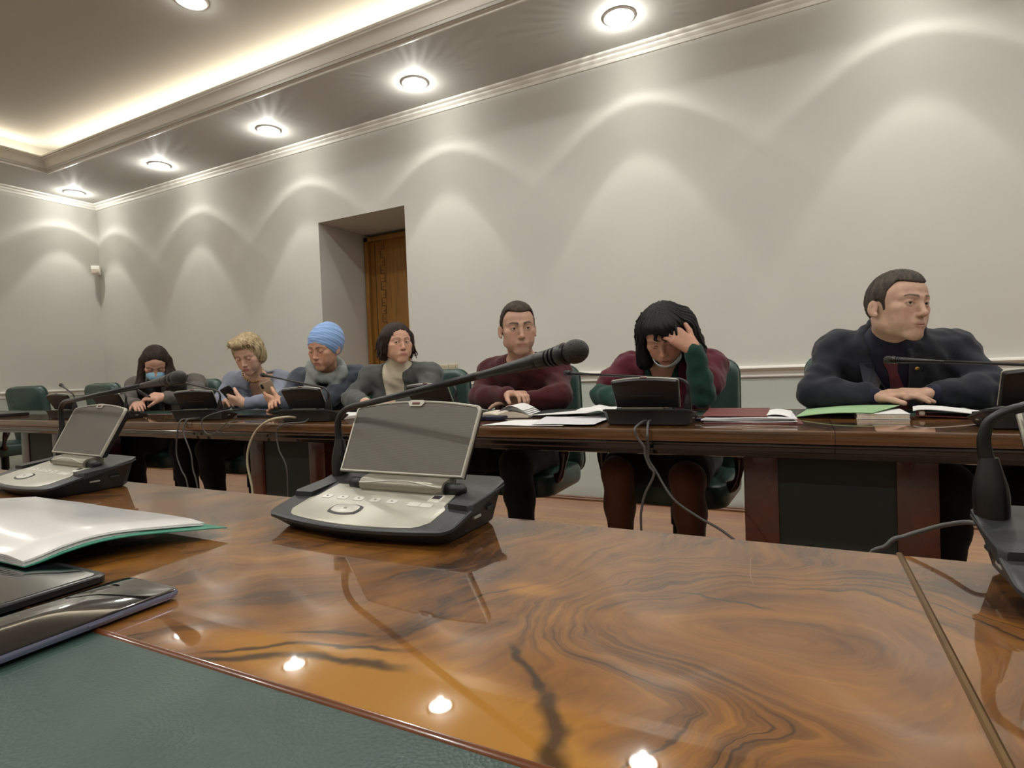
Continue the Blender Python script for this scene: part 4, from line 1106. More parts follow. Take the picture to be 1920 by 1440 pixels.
class Field:
    def __init__(s, xs, ys, zs):
        s.ax = (xs, ys, zs); s.F = np.full((len(xs), len(ys), len(zs)), .5, np.float32)
    def _sub(s, lo, hi):
        sl = []; cs = []
        for a, l, h in zip(s.ax, lo, hi):
            i, j = max(0, np.searchsorted(a, l) - 1), min(len(a), np.searchsorted(a, h) + 1)
            if i >= j: return None, None
            sl.append(slice(i, j)); cs.append(a[i:j])
        return tuple(sl), np.meshgrid(*cs, indexing='ij', sparse=True)
    def op(s, lo, hi, fn, k=.01, mode='u'):
        pad = .03 + k
        sl, P = s._sub([l - pad for l in lo], [h + pad for h in hi])
        if sl is None: return
        d = fn(*P).astype(np.float32); a = s.F[sl]
        if mode == 'u':
            h = np.maximum(k - np.abs(a - d), 0) / k; s.F[sl] = np.minimum(a, d) - h * h * k * .25
        elif mode == 's':
            d = -d; h = np.maximum(k - np.abs(a - d), 0) / k; s.F[sl] = np.maximum(a, d) + h * h * k * .25
    def cone(s, a, b, ra, rb, k=.01, mode='u', grow=0.0):
        a = np.array(a, float); b = np.array(b, float); ra += grow; rb += grow; m = max(ra, rb)
        ba = b - a; L2 = float(ba @ ba) + 1e-12
        def fn(X, Y, Z):
            px, py, pz = X - a[0], Y - a[1], Z - a[2]
            t = np.clip((px * ba[0] + py * ba[1] + pz * ba[2]) / L2, 0, 1)
            return np.sqrt((px - t * ba[0]) ** 2 + (py - t * ba[1]) ** 2 + (pz - t * ba[2]) ** 2) - (ra + t * (rb - ra))
        s.op(np.minimum(a, b) - m, np.maximum(a, b) + m, fn, k, mode)
    def ell(s, c, r, k=.01, R=None, mode='u', grow=0.0):
        c = np.array(c, float); r = np.array(r, float) + grow; R = np.eye(3) if R is None else R     # columns of R: the ellipsoid's axes
        ext = np.sqrt(((R * r) ** 2).sum(1))
        def fn(X, Y, Z):
            px, py, pz = X - c[0], Y - c[1], Z - c[2]
            q = [(px * R[0, i] + py * R[1, i] + pz * R[2, i]) for i in range(3)]
            k0 = np.sqrt(sum((q[i] / r[i]) ** 2 for i in range(3))); k1 = np.sqrt(sum((q[i] / r[i] ** 2) ** 2 for i in range(3))) + 1e-9
            return k0 * (k0 - 1) / k1
        s.op(c - ext, c + ext, fn, k, mode)
    def mesh(s):
        F = s.F; xs, ys, zs = s.ax
        ins = F < 0
        nx, ny, nz_ = F.shape
        cnt = np.zeros((nx - 1, ny - 1, nz_ - 1), np.uint8)
        for i in (0, 1):
            for j in (0, 1):
                for k in (0, 1): cnt += ins[i:nx - 1 + i, j:ny - 1 + j, k:nz_ - 1 + k]
        act = (cnt > 0) & (cnt < 8)
        I, J, K = np.nonzero(act); n = len(I)
        idx = np.full(act.shape, -1, np.int32); idx[I, J, K] = np.arange(n)
        cor = [(i, j, k) for i in (0, 1) for j in (0, 1) for k in (0, 1)]
        val = {c: F[I + c[0], J + c[1], K + c[2]] for c in cor}
        acc = np.zeros((n, 3)); num = np.zeros(n)
        for c in cor:
            for d in range(3):
                if c[d] == 0:
                    e = list(c); e[d] = 1; e = tuple(e)
                    a, b = val[c], val[e]; m = (a < 0) != (b < 0)
                    t = np.where(m, a / np.where(m, a - b, 1), 0)
                    p = np.stack([np.full(n, float(c[q])) for q in range(3)], 1); p[:, d] += t
                    acc[m] += p[m]; num += m
        fr = acc / num[:, None]
        def co(a, i, f): return a[i] + f * (a[i + 1] - a[i])
        V = np.stack([co(xs, I, fr[:, 0]), co(ys, J, fr[:, 1]), co(zs, K, fr[:, 2])], 1)
        Q = []
        for d in range(3):
            lo = [slice(1, -1)] * 3; lo[d] = slice(0, -1)
            a = ins[tuple(slice(0, -1) if q == d else slice(1, -1) for q in range(3))]
            b = ins[tuple(slice(1, None) if q == d else slice(1, -1) for q in range(3))]
            ii = np.argwhere(a != b); s_in = a[a != b]
            ii[:, [q for q in range(3) if q != d]] += 1
            u, v = [(1, 2), (2, 0), (0, 1)][d]
            def g(du, dv):
                t = ii.copy(); t[:, u] -= du; t[:, v] -= dv; return idx[t[:, 0], t[:, 1], t[:, 2]]
            q = np.stack([g(1, 1), g(0, 1), g(0, 0), g(1, 0)], 1)
            q[~s_in] = q[~s_in][:, ::-1]
            Q.append(q)
        Q = np.concatenate(Q); Q = Q[(Q >= 0).all(1)]
        return V, Q

def np_mesh(name, V, Q, mat, parent=None, col=None, smooth=True):
    me = bpy.data.meshes.new(name)
    me.vertices.add(len(V)); me.vertices.foreach_set('co', np.ascontiguousarray(V, np.float32).ravel())
    nl = Q.size; w = Q.shape[1]
    me.loops.add(nl); me.loops.foreach_set('vertex_index', np.ascontiguousarray(Q, np.int32).ravel())
    me.polygons.add(len(Q)); me.polygons.foreach_set('loop_start', np.arange(0, nl, w, dtype=np.int32))
    me.polygons.foreach_set('use_smooth', np.ones(len(Q), bool))
    me.update(calc_edges=True); me.validate()
    if col is not None:
        at = me.color_attributes.new('Col', 'FLOAT_COLOR', 'POINT')
        at.data.foreach_set('color', np.concatenate([col, np.ones((len(V), 1))], 1).astype(np.float32).ravel())
    return mesh_obj(name, me, mat, parent)

def vec(*a): return np.array(a, float)
def unit(v): return v / (np.linalg.norm(v) + 1e-12)
def frame(fwd, up=(0, 0, 1), roll=0.0):
    """columns: right-hand side x, forward y, up z"""
    f = unit(np.array(fwd, float)); x = unit(np.cross(f, np.array(up, float))); u = np.cross(x, f)
    c, s = math.cos(roll), math.sin(roll)
    return np.stack([x * c + u * s, f, u * c - x * s], 1)
def ik(a, c, l1, l2, pole):
    d = c - a; L = np.linalg.norm(d); n = d / L
    if L > (l1 + l2) * .999: l1, l2 = l1 * L / (l1 + l2) * 1.001, l2 * L / (l1 + l2) * 1.001
    x = (l1 * l1 - l2 * l2 + L * L) / (2 * L); h = math.sqrt(max(0, l1 * l1 - x * x))
    p = np.array(pole, float); p = unit(p - n * (p @ n))
    return a + n * x + p * h
def facing(p, yaw, pitch):
    """direction from p, yaw degrees to the right of the line towards the viewer's seat, pitch up"""
    c = vec(-p[0], -p[1], 0); c = unit(c); r = vec(-c[1], c[0], 0)
    y, t = math.radians(yaw), math.radians(pitch)
    return (c * math.cos(y) + r * math.sin(y)) * math.cos(t) + vec(0, 0, math.sin(t))

MAT['skin'] = None
def skin_mat():
    m, nt, b = new_mat('skin')
    setp(b, rough=.5, spec=.4)
    at = N(nt, 'ShaderNodeVertexColor'); at.layer_name = 'Col'
    n = noise_node(nt, 55, 4); r = ramp(nt, n.outputs['Fac'], [(.3, (.90, .88, .88)), (.7, (1.06, 1.05, 1.04))])
    mx = N(nt, 'ShaderNodeMix', data_type='RGBA', blend_type='MULTIPLY'); mx.inputs['Factor'].default_value = 1
    nt.links.new(at.outputs['Color'], mx.inputs['A']); nt.links.new(r.outputs[0], mx.inputs['B'])
    nt.links.new(mx.outputs['Result'], b.inputs['Base Color'])
    b.inputs['Subsurface Weight'].default_value = .08
    b.inputs['Subsurface Radius'].default_value = (.012, .005, .003)
    b.inputs['Subsurface Scale'].default_value = 1.0
    n2 = noise_node(nt, 420, 3); bump(nt, b, n2.outputs['Fac'], .10, .001)
    return m
MAT['skin'] = skin_mat()
def eye_mat():
    m, nt, b = new_mat('eyeball'); setp(b, rough=.12, spec=.5)
    at = N(nt, 'ShaderNodeVertexColor'); at.layer_name = 'Col'; nt.links.new(at.outputs['Color'], b.inputs['Base Color']); return m
MAT['eye'] = eye_mat()
def hair_mat(name, c1, c2, rough=.42):
    m, nt, b = new_mat(name); setp(b, rough=rough + .1, spec=.22)
    n = noise_node(nt, 70, 4, .6, .3, sc=(1, 1, .14)); r = ramp(nt, n.outputs['Fac'], [(.32, c1), (.68, c2)])
    nt.links.new(r.outputs[0], b.inputs['Base Color']); bump(nt, b, n.outputs['Fac'], .8, .004); return m

def hand(S, w, d, n, side, curl=(.5, .5, .55, .6), spread=.0, thumb=(.5, .3), sc=1.0):
    """w wrist, d towards the fingers, n palm normal; side +1: thumb on d x n side"""
    d = unit(d); n = unit(n - d * (n @ d)); l = np.cross(d, n) * side
    w = np.array(w, float)
    off = [.027, .0092, -.0090, -.026]; ln = [.070, .079, .073, .057]; rd = [.0088, .0091, .0086, .0076]
    for i in range(4):
        base = w + (d * (.088 - .004 * abs(i - 1)) + l * off[i]) * sc
        S.cone(w + (d * .012 + l * off[i] * .62) * sc, base, .0150 * sc, .0112 * sc, .014)
        dirn = unit(d + l * (off[i] * spread * 10)); a = 0; p = base
        for seg, fr in enumerate((.45, .31, .24)):
            a += curl[i] * (.8, 1.1, .7)[seg]
            q = p + (dirn * math.cos(a) + n * math.sin(a)) * ln[i] * fr * sc
            r0 = rd[i] * (1 - .10 * seg) * sc; S.cone(p, q, r0, r0 * .92, .0035); p = q
    tb = w + (d * .026 + l * .028 + n * .006) * sc
    S.cone(w + (d * .008 + l * .010) * sc, tb, .016 * sc, .0135 * sc, .012)
    td = unit(d * .72 + l * (.75 - thumb[0] * .5) + n * thumb[0] * .7); q = tb + td * .040 * sc; S.cone(tb, q, .0125 * sc, .0105 * sc, .007)
    td2 = unit(td + n * thumb[1] + d * .3 - l * thumb[1] * .4); S.cone(q, q + td2 * .030 * sc, .0102 * sc, .0085 * sc, .004)

def head_prims(S, c, Rm, s, f, eyes='open', wide=1.0):
    """f: 0 male .. 1 female; eye line z .006, nose base -.041, mouth -.066, chin -.112"""
    T = lambda x, y, z: c + Rm @ (vec(x, y, z) * s)
    E = lambda p, r, k=.02, mode='u': S.ell(T(*p), vec(*r) * s, k * s, Rm, mode)
    C = lambda a, b, ra, rb, k=.02, mode='u': S.cone(T(*a), T(*b), ra * s, rb * s, k * s, mode)
    w = wide
    E((0, -.012, .032), (.0745, .094, .086), .02)
    E((0, .042, .044), (.058, .044, .047), .03)
    E((0, .026, -.026), (.0565 * w, .060, .074), .03)
    for x in (1, -1):
        C((x * (.0465 - .003 * f) * w, -.004, -.056 + .004 * f), (x * (.016 - .003 * f), .066, -.0965), .0175, .0155, .022)
        E((x * .043 * w, .056, -.010), (.020, .021, .016), .018)
        E((x * .033 * w, .054, -.046), (.0235, .0235, .031), .024)
        C((x * .012, .0855 - .002 * f, .024), (x * .046, .066, .026), .0105 - .002 * f, .009, .014)
        ca, sa = math.cos(.42), math.sin(.42) * x
        Re = Rm @ np.array([[ca, sa, 0], [-sa, ca, 0], [0, 0, 1.0]]).T
        S.ell(T(x * .0815, -.016, -.004), vec(.0052, .0165, .0280) * s, .006 * s, Re)
        S.ell(T(x * .0885, -.011, -.001), vec(.0058, .0085, .0160) * s, .003 * s, Re, 's')
        E((x * .0795, -.004, -.027), (.005, .008, .008), .005)
    E((0, .071, -.096), (.0175 - .003 * f, .0165, .0150), .018)
    E((0, .0765, -.064), (.025, .018, .024), .02)
    for x in (1, -1):
        E((x * .031, .097, .007), (.020, .015, .0125), .012, 's')
    C((0, .083, .022), (0, .103 - .003 * f, -.026), .0080 - .001 * f, .0098 - .001 * f, .012)
    E((0, .105 - .003 * f, -.031), (.0108 - .001 * f, .0110, .0092), .008)
    for x in (1, -1):
        E((x * .0108, .094, -.034), (.0068, .0088, .0064), .006)
        E((x * .0062, .1015, -.0410), (.0032, .0044, .0026), .002, 's')
        E((x * .031, .0735, .0065), (.0150, .0150, .0142), .004)
        if eyes == 'open': E((x * .031, .0905, .0045), (.0132, .010, .0045), .0025, 's')
        elif eyes == 'down': E((x * .031, .0895, -.0015), (.0120, .008, .0022), .002, 's')
    E((0, .0868, -.0615), (.0225, .0066, .0040), .008)
    E((0, .0855, -.0708), (.0195, .0070, .0046), .008)
    E((0, .0958, -.0662), (.0235, .0045, .0008), .0012, 's')
    return T

def ccol(*a): return np.array(srgb(*a))
def face_colors(V, c, Rm, s, base, lips, brow, f, stub=0.0, browth=1.0):
    q = ((V - c) @ Rm) / s; x, y, z = np.abs(q[:, 0]), q[:, 1], q[:, 2]
    col = np.tile(base, (len(V), 1))
    def blend(m, cc): col[:] = col * (1 - m[:, None]) + cc * m[:, None]
    sm = lambda a: np.clip(a, 0, 1)
    near = (np.linalg.norm(q, axis=1) < .16) & (y > .03)
    blend(near * sm(1 - np.hypot((x - .040) / .028, (z + .025) / .026)) * .45, base * vec(1.06, .80, .76))
    blend(near * sm(1 - np.hypot(x / .018, (z + .032) / .018)) * .35, base * vec(1.04, .80, .76))
    if stub: blend(near * sm(1.6 - np.hypot(x / .055, (z + .085) / .040) * 1.3) * stub * sm((-.040 - z) * 60), base * .55)
    lz = np.where(z > -.0662, (z + .0612) / .0054, (z + .0712) / .0068)
    blend(near * (y > .066) * sm((1 - np.hypot(x / .0245, lz)) * 4) * (.45 + .25 * f), lips)
    blend(near * (y > .066) * sm(1 - np.abs(z + .0662 - 2.2 * x * x) / .0018) * sm((.025 - x) * 300) * .75, lips * .35)  # shade of the mouth crease, painted as a dark line
    zb = .0262 + .0048 * np.sin(np.clip((x - .012) / .042, 0, 1) * 2.7) - .002 * np.clip((x - .038) / .02, 0, 1)
    th = (.0042 - .0016 * f) * browth * (1.15 - np.clip((x - .014) / .045, 0, 1) * .65)
    blend(near * (y > .045) * sm((1 - np.abs(z - zb) / th) * 2) * sm((x - .010) * 400) * sm((.052 - x) * 250) * .85, brow)
    d = np.hypot((x - .031) / .0138, (z - .0045) / .0058)
    blend(near * (y > .06) * sm(1 - np.abs(d - 1) / .22) * (z > .002) * (.65 + .2 * f), brow * .6)
    blend(near * (y > .085) * sm(1 - np.hypot((x - .0062) / .0042, (z + .0410) / .0036)) * .8, base * .25)  # nostril shade painted into the vertex colour
    return col

def eyeball(c, Rm, s, x, gaze, parent, org, iris=(58, 40, 28)):
    """gaze: direction in head space"""
    n, m = 24, 18
    p = vec(x * .031, .0735, .0060); g = unit(vec(*gaze))
    V = []; Q = []
    for j in range(m + 1):
        for i in range(n):
            a, b = 2 * math.pi * i / n, math.pi * j / m
            V.append((math.sin(b) * math.cos(a), math.cos(b), math.sin(b) * math.sin(a)))
    V = np.array(V)
    # turn +y onto the gaze
    F = frame(g); W = V @ F.T
    ang = np.arccos(np.clip(V[:, 1], -1, 1))
    col = np.where((ang < .20)[:, None], .006, np.where((ang < .50)[:, None], ccol(*iris), ccol(206, 196, 186)))
    for j in range(m):
        for i in range(n): Q.append((j * n + i, j * n + (i + 1) % n, (j + 1) * n + (i + 1) % n, (j + 1) * n + i))
    Wd = c + ((p + W * .0128) * s) @ Rm.T
    return np_mesh('eye', Wd - org, np.array(Q)[:, ::-1], MAT['eye'], parent, col)

def strands(specs):
    """thin tapering locks: list of (points, radius)"""
    bm = bmesh.new()
    for pts, r in specs:
        P = bez(pts, 4); k = len(P)
        add_tube(bm, P, [max(.0003, r * (1 - (i / (k - 1)) ** 2)) for i in range(k)], 5)
    bm.verts.ensure_lookup_table()
    V = np.array([v.co[:] for v in bm.verts]) if len(bm.verts) else np.zeros((0, 3))
    Q = [[v.index for v in f.verts] for f in bm.faces]
    bm.verts.index_update(); Q = [[v.index for v in f.verts] for f in bm.faces if len(f.verts) == 4]
    bm.free()
    return V, np.array(Q)

class Person:
    reach = .20
    def __init__(p, label, J, head, skin, sex, fine_hands=(), eyes='open', gaze=(0, 1, 0), lips=(150, 84, 76), brow=(50, 36, 28), stub=0.0, s=1.0, browth=1.0, bulk=1.0, wide=1.0):
        p.J = J; p.f = sex; p.bulk = bulk
        p.c, p.R, p.s = head
        p.org = vec(J['hip'][0], J['hip'][1], 0)
        p.e = empty('person', tuple(p.org), 0, label, 'person')
        p.skin = ccol(*skin)
        S = p.grid(.0065, True)
        p.S = S
        p.body(S, 0.0)
        T = head_prims(S, p.c, p.R, p.s, sex, eyes, wide)
        nb = J['neck']; rn = (.056 - .009 * sex) * p.s
        S.cone(T(0, -.022, -.045), nb, rn, rn * 1.06, .03)
        for args in fine_hands: hand(S, *args[0], **args[1])
        V, Q = S.mesh()
        col = face_colors(V, p.c, p.R, p.s, p.skin, ccol(*lips), ccol(*brow), sex, stub, browth)
        p.b = np_mesh('body', V - p.org, Q, MAT['skin'], p.e, col)
        if eyes != 'shut':
            for x in (1, -1): eyeball(p.c, p.R, p.s, x, gaze, p.b, p.org)
    def grid(p, step, fine):
        J = p.J
        pts = np.array([J[k] for k in J] + [p.c + p.R @ vec(0, .0, .13)])
        lo, hi = pts.min(0) - .22, pts.max(0) + .20
        lo[2] = max(lo[2], -.002); lo[2] = min(J['ankL'][2], J['ankR'][2]) - .10
        fx, fy, fz = [], [], []
        if fine:
            c = p.c
            for ax_, l in ((0, fx), (1, fy), (2, fz)):
                l.append((c[ax_] - .135, c[ax_] + .135, .0026))
            for w in ('handL', 'handR'):
                if w in J:
                    for ax_, l in ((0, fx), (1, fy), (2, fz)): l.append((J[w][ax_] - .085, J[w][ax_] + .085, .0042))
        return Field(axis(lo[0], hi[0], step, fx), axis(lo[1], hi[1], step, fy), axis(lo[2], hi[2], step * 1.2, fz))
    def body(p, S, g, parts=('torso', 'armL', 'armR', 'legs'), arm_t=1.0, k=None):
        J, f, b = p.J, p.f, p.bulk
        up = unit(J['chest'] - J['hip']); lat = unit(J['shR'] - J['shL']); fw = unit(np.cross(lat, up)); lat = unit(lat - up * (lat @ up))
        Rt = np.stack([lat, fw, up], 1); p.Rt = Rt
        if 'torso' in parts:
            S.ell(J['hip'], (.170 * b, .120 * b, .125), .04, Rt, grow=g)
            S.ell(J['hip'] * .5 + J['chest'] * .5, ((.150 - .012 * f) * b, (.108) * b, .16), .07, Rt, grow=g)
            S.ell(J['chest'], ((.160 - .012 * f) * b, (.112 - .006 * f) * b, .150), .07, Rt, grow=g)
            up2 = J['neck'] * .62 + J['chest'] * .38
            S.ell(up2, ((.140 - .022 * f) * b, .080 * b, .070), .06, Rt, grow=g)
            if f > .5:
                for s in (1, -1): S.ell(J['chest'] + Rt @ vec(s * .068, .092 * b, -.005), (.062 * b, .055, .062), .04, Rt, grow=g)
            for sh in ('shL', 'shR'):
                S.cone(J['neck'] - vec(0, 0, .018 + .008 * f), J[sh], .048 - .006 * f, .049 * b - .008 * f, .05, grow=g)
                S.cone(J['chest'] * .6 + J[sh] * .4, J[sh], .070 - .006 * f, .051 * b - .007 * f, .05, grow=g)
        for sd in ('L', 'R'):
            if 'arm' + sd in parts:
                a, e, w = J['sh' + sd], J['el' + sd], J['wr' + sd]
                ru, re, rw = .047 * b - .006 * f, .038 * b - .004 * f, .0275 - .003 * f
                S.cone(a, e, ru, re, .03, grow=g)
                m = e + (w - e) * .3
                S.cone(e, m, re * .98, re * 1.02, .02, grow=g); S.cone(m, e + (w - e) * arm_t, re * 1.02, re * 1.02 + (rw - re * 1.02) * ((arm_t - .3) / .7), .02, grow=g)
        if 'legs' in parts:
            for sd in ('L', 'R'):
                h, kn, an = J['hp' + sd], J['kn' + sd], J['ank' + sd]
                S.cone(h, kn, .088 * b, .062, .04, grow=g)
                m = kn + (an - kn) * .35
                S.cone(kn, m, .058, .056, .03, grow=g); S.cone(m, an, .056, .036, .03, grow=g)
                S.cone(an + vec(0, 0, -.03), an + vec(0, -.16, -.055), .036, .030, .03, grow=g)
    def garment(p, name, mat, g=.012, parts=('torso', 'armL', 'armR'), arm_t=.93, step=.0085, extra=None, folds=.004, cut_neck=.012, vneck=None, hem=None, short=None, parent=None, neck_up=0.0):
        S = p.grid(step, False); J = p.J
        if short is not None:
            JJ = dict(J)
            p2 = dict(J); 
            for sd in ('L', 'R'):
                a, e = J['sh' + sd], J['el' + sd]; p2['el' + sd] = a + (e - a) * short; p2['wr' + sd] = a + (e - a) * (short + .002)
            p.J = p2; p.body(S, g, parts, 1.0); p.J = J
        else:
            p.body(S, g, parts, arm_t)
        if extra: extra(S, p)
        X, Y, Z = np.meshgrid(*S.ax, indexing='ij', sparse=True)
        if folds:
            near = np.abs(S.F) < .05
            w = (np.sin(X * 47 + 2.2 * np.sin(Z * 31 + Y * 17)) * np.sin(Z * 39 + 1.7 * np.sin(Y * 29 + X * 13)) + .6 * np.sin((X + Z) * 83 + 2 * np.sin(Y * 51)) * np.sin(Y * 61 - Z * 23))
            S.F += np.where(near, w * folds, 0).astype(np.float32)
        p.F0 = (S, S.F.copy())
        if cut_neck is not None:
            T = lambda x, y, z: p.c + p.R @ (vec(x, y, z) * p.s)
            rn = (.056 - .009 * p.f) * p.s + cut_neck
            top = p.c; S.cone(J['neck'] + unit(J['neck'] - top) * (-.012 - neck_up), top, rn, rn + .05, .008, 's')
        if vneck is not None:
            z0, slope, off = vneck[:3]; mw = vneck[3] if len(vneck) > 3 else .07
            ctr = J['chest']; Rt = p.Rt
            def fn(X, Y, Z):
                px, py, pz = X - ctr[0], Y - ctr[1], Z - ctr[2]
                q = [px * Rt[0, i] + py * Rt[1, i] + pz * Rt[2, i] for i in range(3)]
                return np.maximum((np.abs(q[0] - off) - np.minimum(slope * (q[2] - z0), mw)) / math.sqrt(1 + slope * slope), .03 - q[1])
            S.op(ctr - .32, ctr + .35, fn, .006, 's')
        if hem is not None:
            S.F = np.maximum(S.F, (hem - Z) + 0 * S.F)
        V, Q = S.mesh()
        return np_mesh(name, V - p.org, Q, MAT[mat], parent or p.b)
    def probe(p, x, z, off=0.0, field=None):
        """point on the last garment's front at (x, z) in the chest frame"""
        S, F = field or p.F0
        base = p.J['chest'] + p.Rt @ vec(x, 0, z)
        def at(q):
            i, f = [], []
            for a_, v in zip(S.ax, q):
                j = min(len(a_) - 2, max(0, int(np.searchsorted(a_, v)) - 1)); i.append(j); f.append((v - a_[j]) / (a_[j + 1] - a_[j]))
            r = 0.0
            for dx in (0, 1):
                for dy in (0, 1):
                    for dz in (0, 1):
                        r += F[i[0] + dx, i[1] + dy, i[2] + dz] * (f[0] if dx else 1 - f[0]) * (f[1] if dy else 1 - f[1]) * (f[2] if dz else 1 - f[2])
            return r
        for t in np.arange(p.reach if z < .10 else .27, -.05, -.001):
            q = base + p.Rt[:, 1] * t
            if at(q) < 0: return q + p.Rt[:, 1] * off
        return base
    def patch(p, name, outline, mat, th=.004, off=.001, parent=None, field=None):
        """flat piece lying on the garment: outline in chest coordinates"""
        bm = bmesh.new()
        A = [Vector(p.probe(x, z, off - .006, field) - p.org) for x, z in outline]; B = [Vector(p.probe(x, z, off + th, field) - p.org) for x, z in outline]
        add_rings(bm, [A, B]); bmesh.ops.triangulate(bm, faces=[f for f in bm.faces if len(f.verts) > 4])
        return bm_obj(name, bm, MAT[mat], parent or p.b, auto=AUTO)
    def strip(p, name, rows, mat, th=.004, off=.001, parent=None, field=None):
        """band lying on the garment; rows of (x left, x right, z) in chest coordinates"""
        bm = bmesh.new(); R_ = []
        for xl, xr, z in rows:
            a, b, c2 = [p.probe(x, z, 0, field) - p.org for x in (xl, (xl + xr) / 2, xr)]; f = p.Rt[:, 1]
            R_.append([bm.verts.new(Vector(v)) for v in (a - f * .006, a + f * (off + th * .6), c2 * 0 + b + f * (off + th), c2 + f * (off + th * .6), c2 - f * .006)])
        for A, B in zip(R_[:-1], R_[1:]):
            for i in range(5): bm.faces.new((A[i], A[(i + 1) % 5], B[(i + 1) % 5], B[i]))
        bm.faces.new(R_[0][::-1]); bm.faces.new(R_[-1])
        return bm_obj(name, bm, MAT[mat], parent or p.b, auto=AUTO)
    def head_local(p, fn, lo, hi, step=.0032, strand=None, amp=.0014, freq=70, name='hair', mat=None, parent=None, world=None):
        """mesh of a signed-distance function given in head space, inside the box lo..hi (head space, unscaled)"""
        c, Rm, s = p.c, p.R, p.s
        cor = np.array([[x, y, z] for x in (lo[0], hi[0]) for y in (lo[1], hi[1]) for z in (lo[2], hi[2])]) * s
        W = c + cor @ Rm.T
        l, h = W.min(0), W.max(0)
        if world is not None: l = np.minimum(l, world[0]); h = np.maximum(h, world[1])
        S = Field(axis(l[0], h[0], step), axis(l[1], h[1], step), axis(l[2], h[2], step))
        X, Y, Z = np.meshgrid(*S.ax, indexing='ij')
        P = np.stack([X - c[0], Y - c[1], Z - c[2]], -1) @ Rm / s
        x, y, z = P[..., 0], P[..., 1], P[..., 2]
        d = fn(x, y, z); cut = None
        if isinstance(d, tuple): d, cut = d
        d = d * s
        if amp:
            az = np.arctan2(x, y + .01)
            d = d + amp * (np.sin(az * freq + 3 * np.sin(z * 40)) + .6 * np.sin(az * freq * .43 + 2 * np.sin(z * 23 + 1)))
        if cut is not None: d = smax(d, cut * s, .005)
        S.F = d.astype(np.float32)
        S.F[0] = S.F[-1] = .1; S.F[:, 0] = S.F[:, -1] = .1; S.F[:, :, 0] = S.F[:, :, -1] = .1
        return S, name, mat, parent
    def finish(p, tup, extra=None):
        S, name, mat, parent = tup
        V, Q = S.mesh()
        if extra is not None and len(extra[0]):
            Q = np.concatenate([Q, extra[1] + len(V)]); V = np.concatenate([V, extra[0]])
        return np_mesh(name, V - p.org, Q, MAT[mat], parent or p.b)

def sell(x, y, z, c, r):
    q = [(x - c[0]) / r[0], (y - c[1]) / r[1], (z - c[2]) / r[2]]
    k0 = np.sqrt(q[0] ** 2 + q[1] ** 2 + q[2] ** 2); k1 = np.sqrt((q[0] / r[0]) ** 2 + (q[1] / r[1]) ** 2 + (q[2] / r[2]) ** 2) + 1e-9
    return k0 * (k0 - 1) / k1
def smin(a, b, k):
    h = np.maximum(k - np.abs(a - b), 0) / k; return np.minimum(a, b) - h * h * k / 4
def smax(a, b, k): return -smin(-a, -b, k)
def scone(x, y, z, a, b, ra, rb):
    a, b = vec(*a), vec(*b); ba = b - a
    t = np.clip(((x - a[0]) * ba[0] + (y - a[1]) * ba[1] + (z - a[2]) * ba[2]) / (ba @ ba), 0, 1)
    return np.sqrt((x - a[0] - t * ba[0]) ** 2 + (y - a[1] - t * ba[1]) ** 2 + (z - a[2] - t * ba[2]) ** 2) - (ra + t * (rb - ra))
CR_C, CR_R = (0, -.012, .032), (.0745, .094, .086)
def hair_short(th=.010, top=.018, line=.064, side=.032, peak=0.0, ear=True, nape=-.028):
    def fn(x, y, z):
        d = sell(x, y, z, CR_C, (CR_R[0] + th, CR_R[1] + th, CR_R[2] + top))
        d = smin(d, sell(x, y, z, (0, .018, .076), (.062, .064, .042 + top * .6)), .02)
        zl = line + peak * x + .010 * np.clip(np.abs(x) / .05, 0, 1) ** 2 - .9 * np.maximum(0, np.abs(x) - .052)
        cut = smin(y - side - .35 * np.clip(z - .02, 0, .05), zl - z, .022)
        cut = smax(cut, (nape + .85 * y) - z, .004)
        for s in (1, -1): cut = smax(cut, -sell(x, y, z, (s * .088, -.002, -.010), (.026, .020, .036)), .004)
        return d, cut
    return fn
def oval(x, y, z, a, b, zc, ymin, cx=0.0):
    """positive inside the face opening of longer hair"""
    e = (1 - np.sqrt(((x - cx) / a) ** 2 + ((z - zc) / b) ** 2)) * min(a, b)
    return smin(y - ymin, e, .012)
# ================================================================== the people at the far table
MAT['maroon_knit'] = mat_cloth('maroon_knit', srgb(66, 22, 25))
MAT['trousers'] = mat_cloth('dark_trousers', srgb(20, 20, 23))
MAT['shoe'] = mat_plain('shoe_leather', (.01, .01, .01), .3, .1)
MAT['suit'] = mat_cloth('suit_wool', srgb(30, 33, 42), .8, 700, .12)
MAT['shirt'] = mat_cloth('shirt_navy', srgb(22, 22, 44), .7)
MAT['tie'] = mat_cloth('tie_silk', srgb(96, 44, 52), .6, 300, .2)
MAT['green_knit'] = mat_cloth('green_knit', srgb(22, 58, 48))
MAT['maroon_vest'] = mat_cloth('maroon_vest', srgb(84, 24, 38))
MAT['tights'] = mat_cloth('brown_tights', srgb(92, 58, 40), .6)
MAT['black_cloth'] = mat_cloth('black_cloth', srgb(16, 16, 18))
MAT['grey_cardigan'] = mat_cloth('grey_cardigan', srgb(82, 84, 82))
MAT['cream_knit'] = mat_cloth('cream_knit', srgb(214, 204, 182), .8, 500, .08)
MAT['slate'] = mat_cloth('slate_cardigan', srgb(66, 72, 82))
MAT['scarf'] = mat_cloth('grey_scarf', srgb(138, 144, 142), .85, 400, .15)
MAT['blue_scarf'] = mat_cloth('pale_blue_headscarf', srgb(134, 168, 216), .7, 600, .08)
MAT['blue_grey'] = mat_cloth('blue_grey_blouse', srgb(126, 132, 146), .8)
MAT['taupe'] = mat_cloth('taupe_jacket', srgb(92, 88, 82))
MAT['mask'] = mat_cloth('mask_blue', srgb(150, 194, 222), .8, 500, .06)
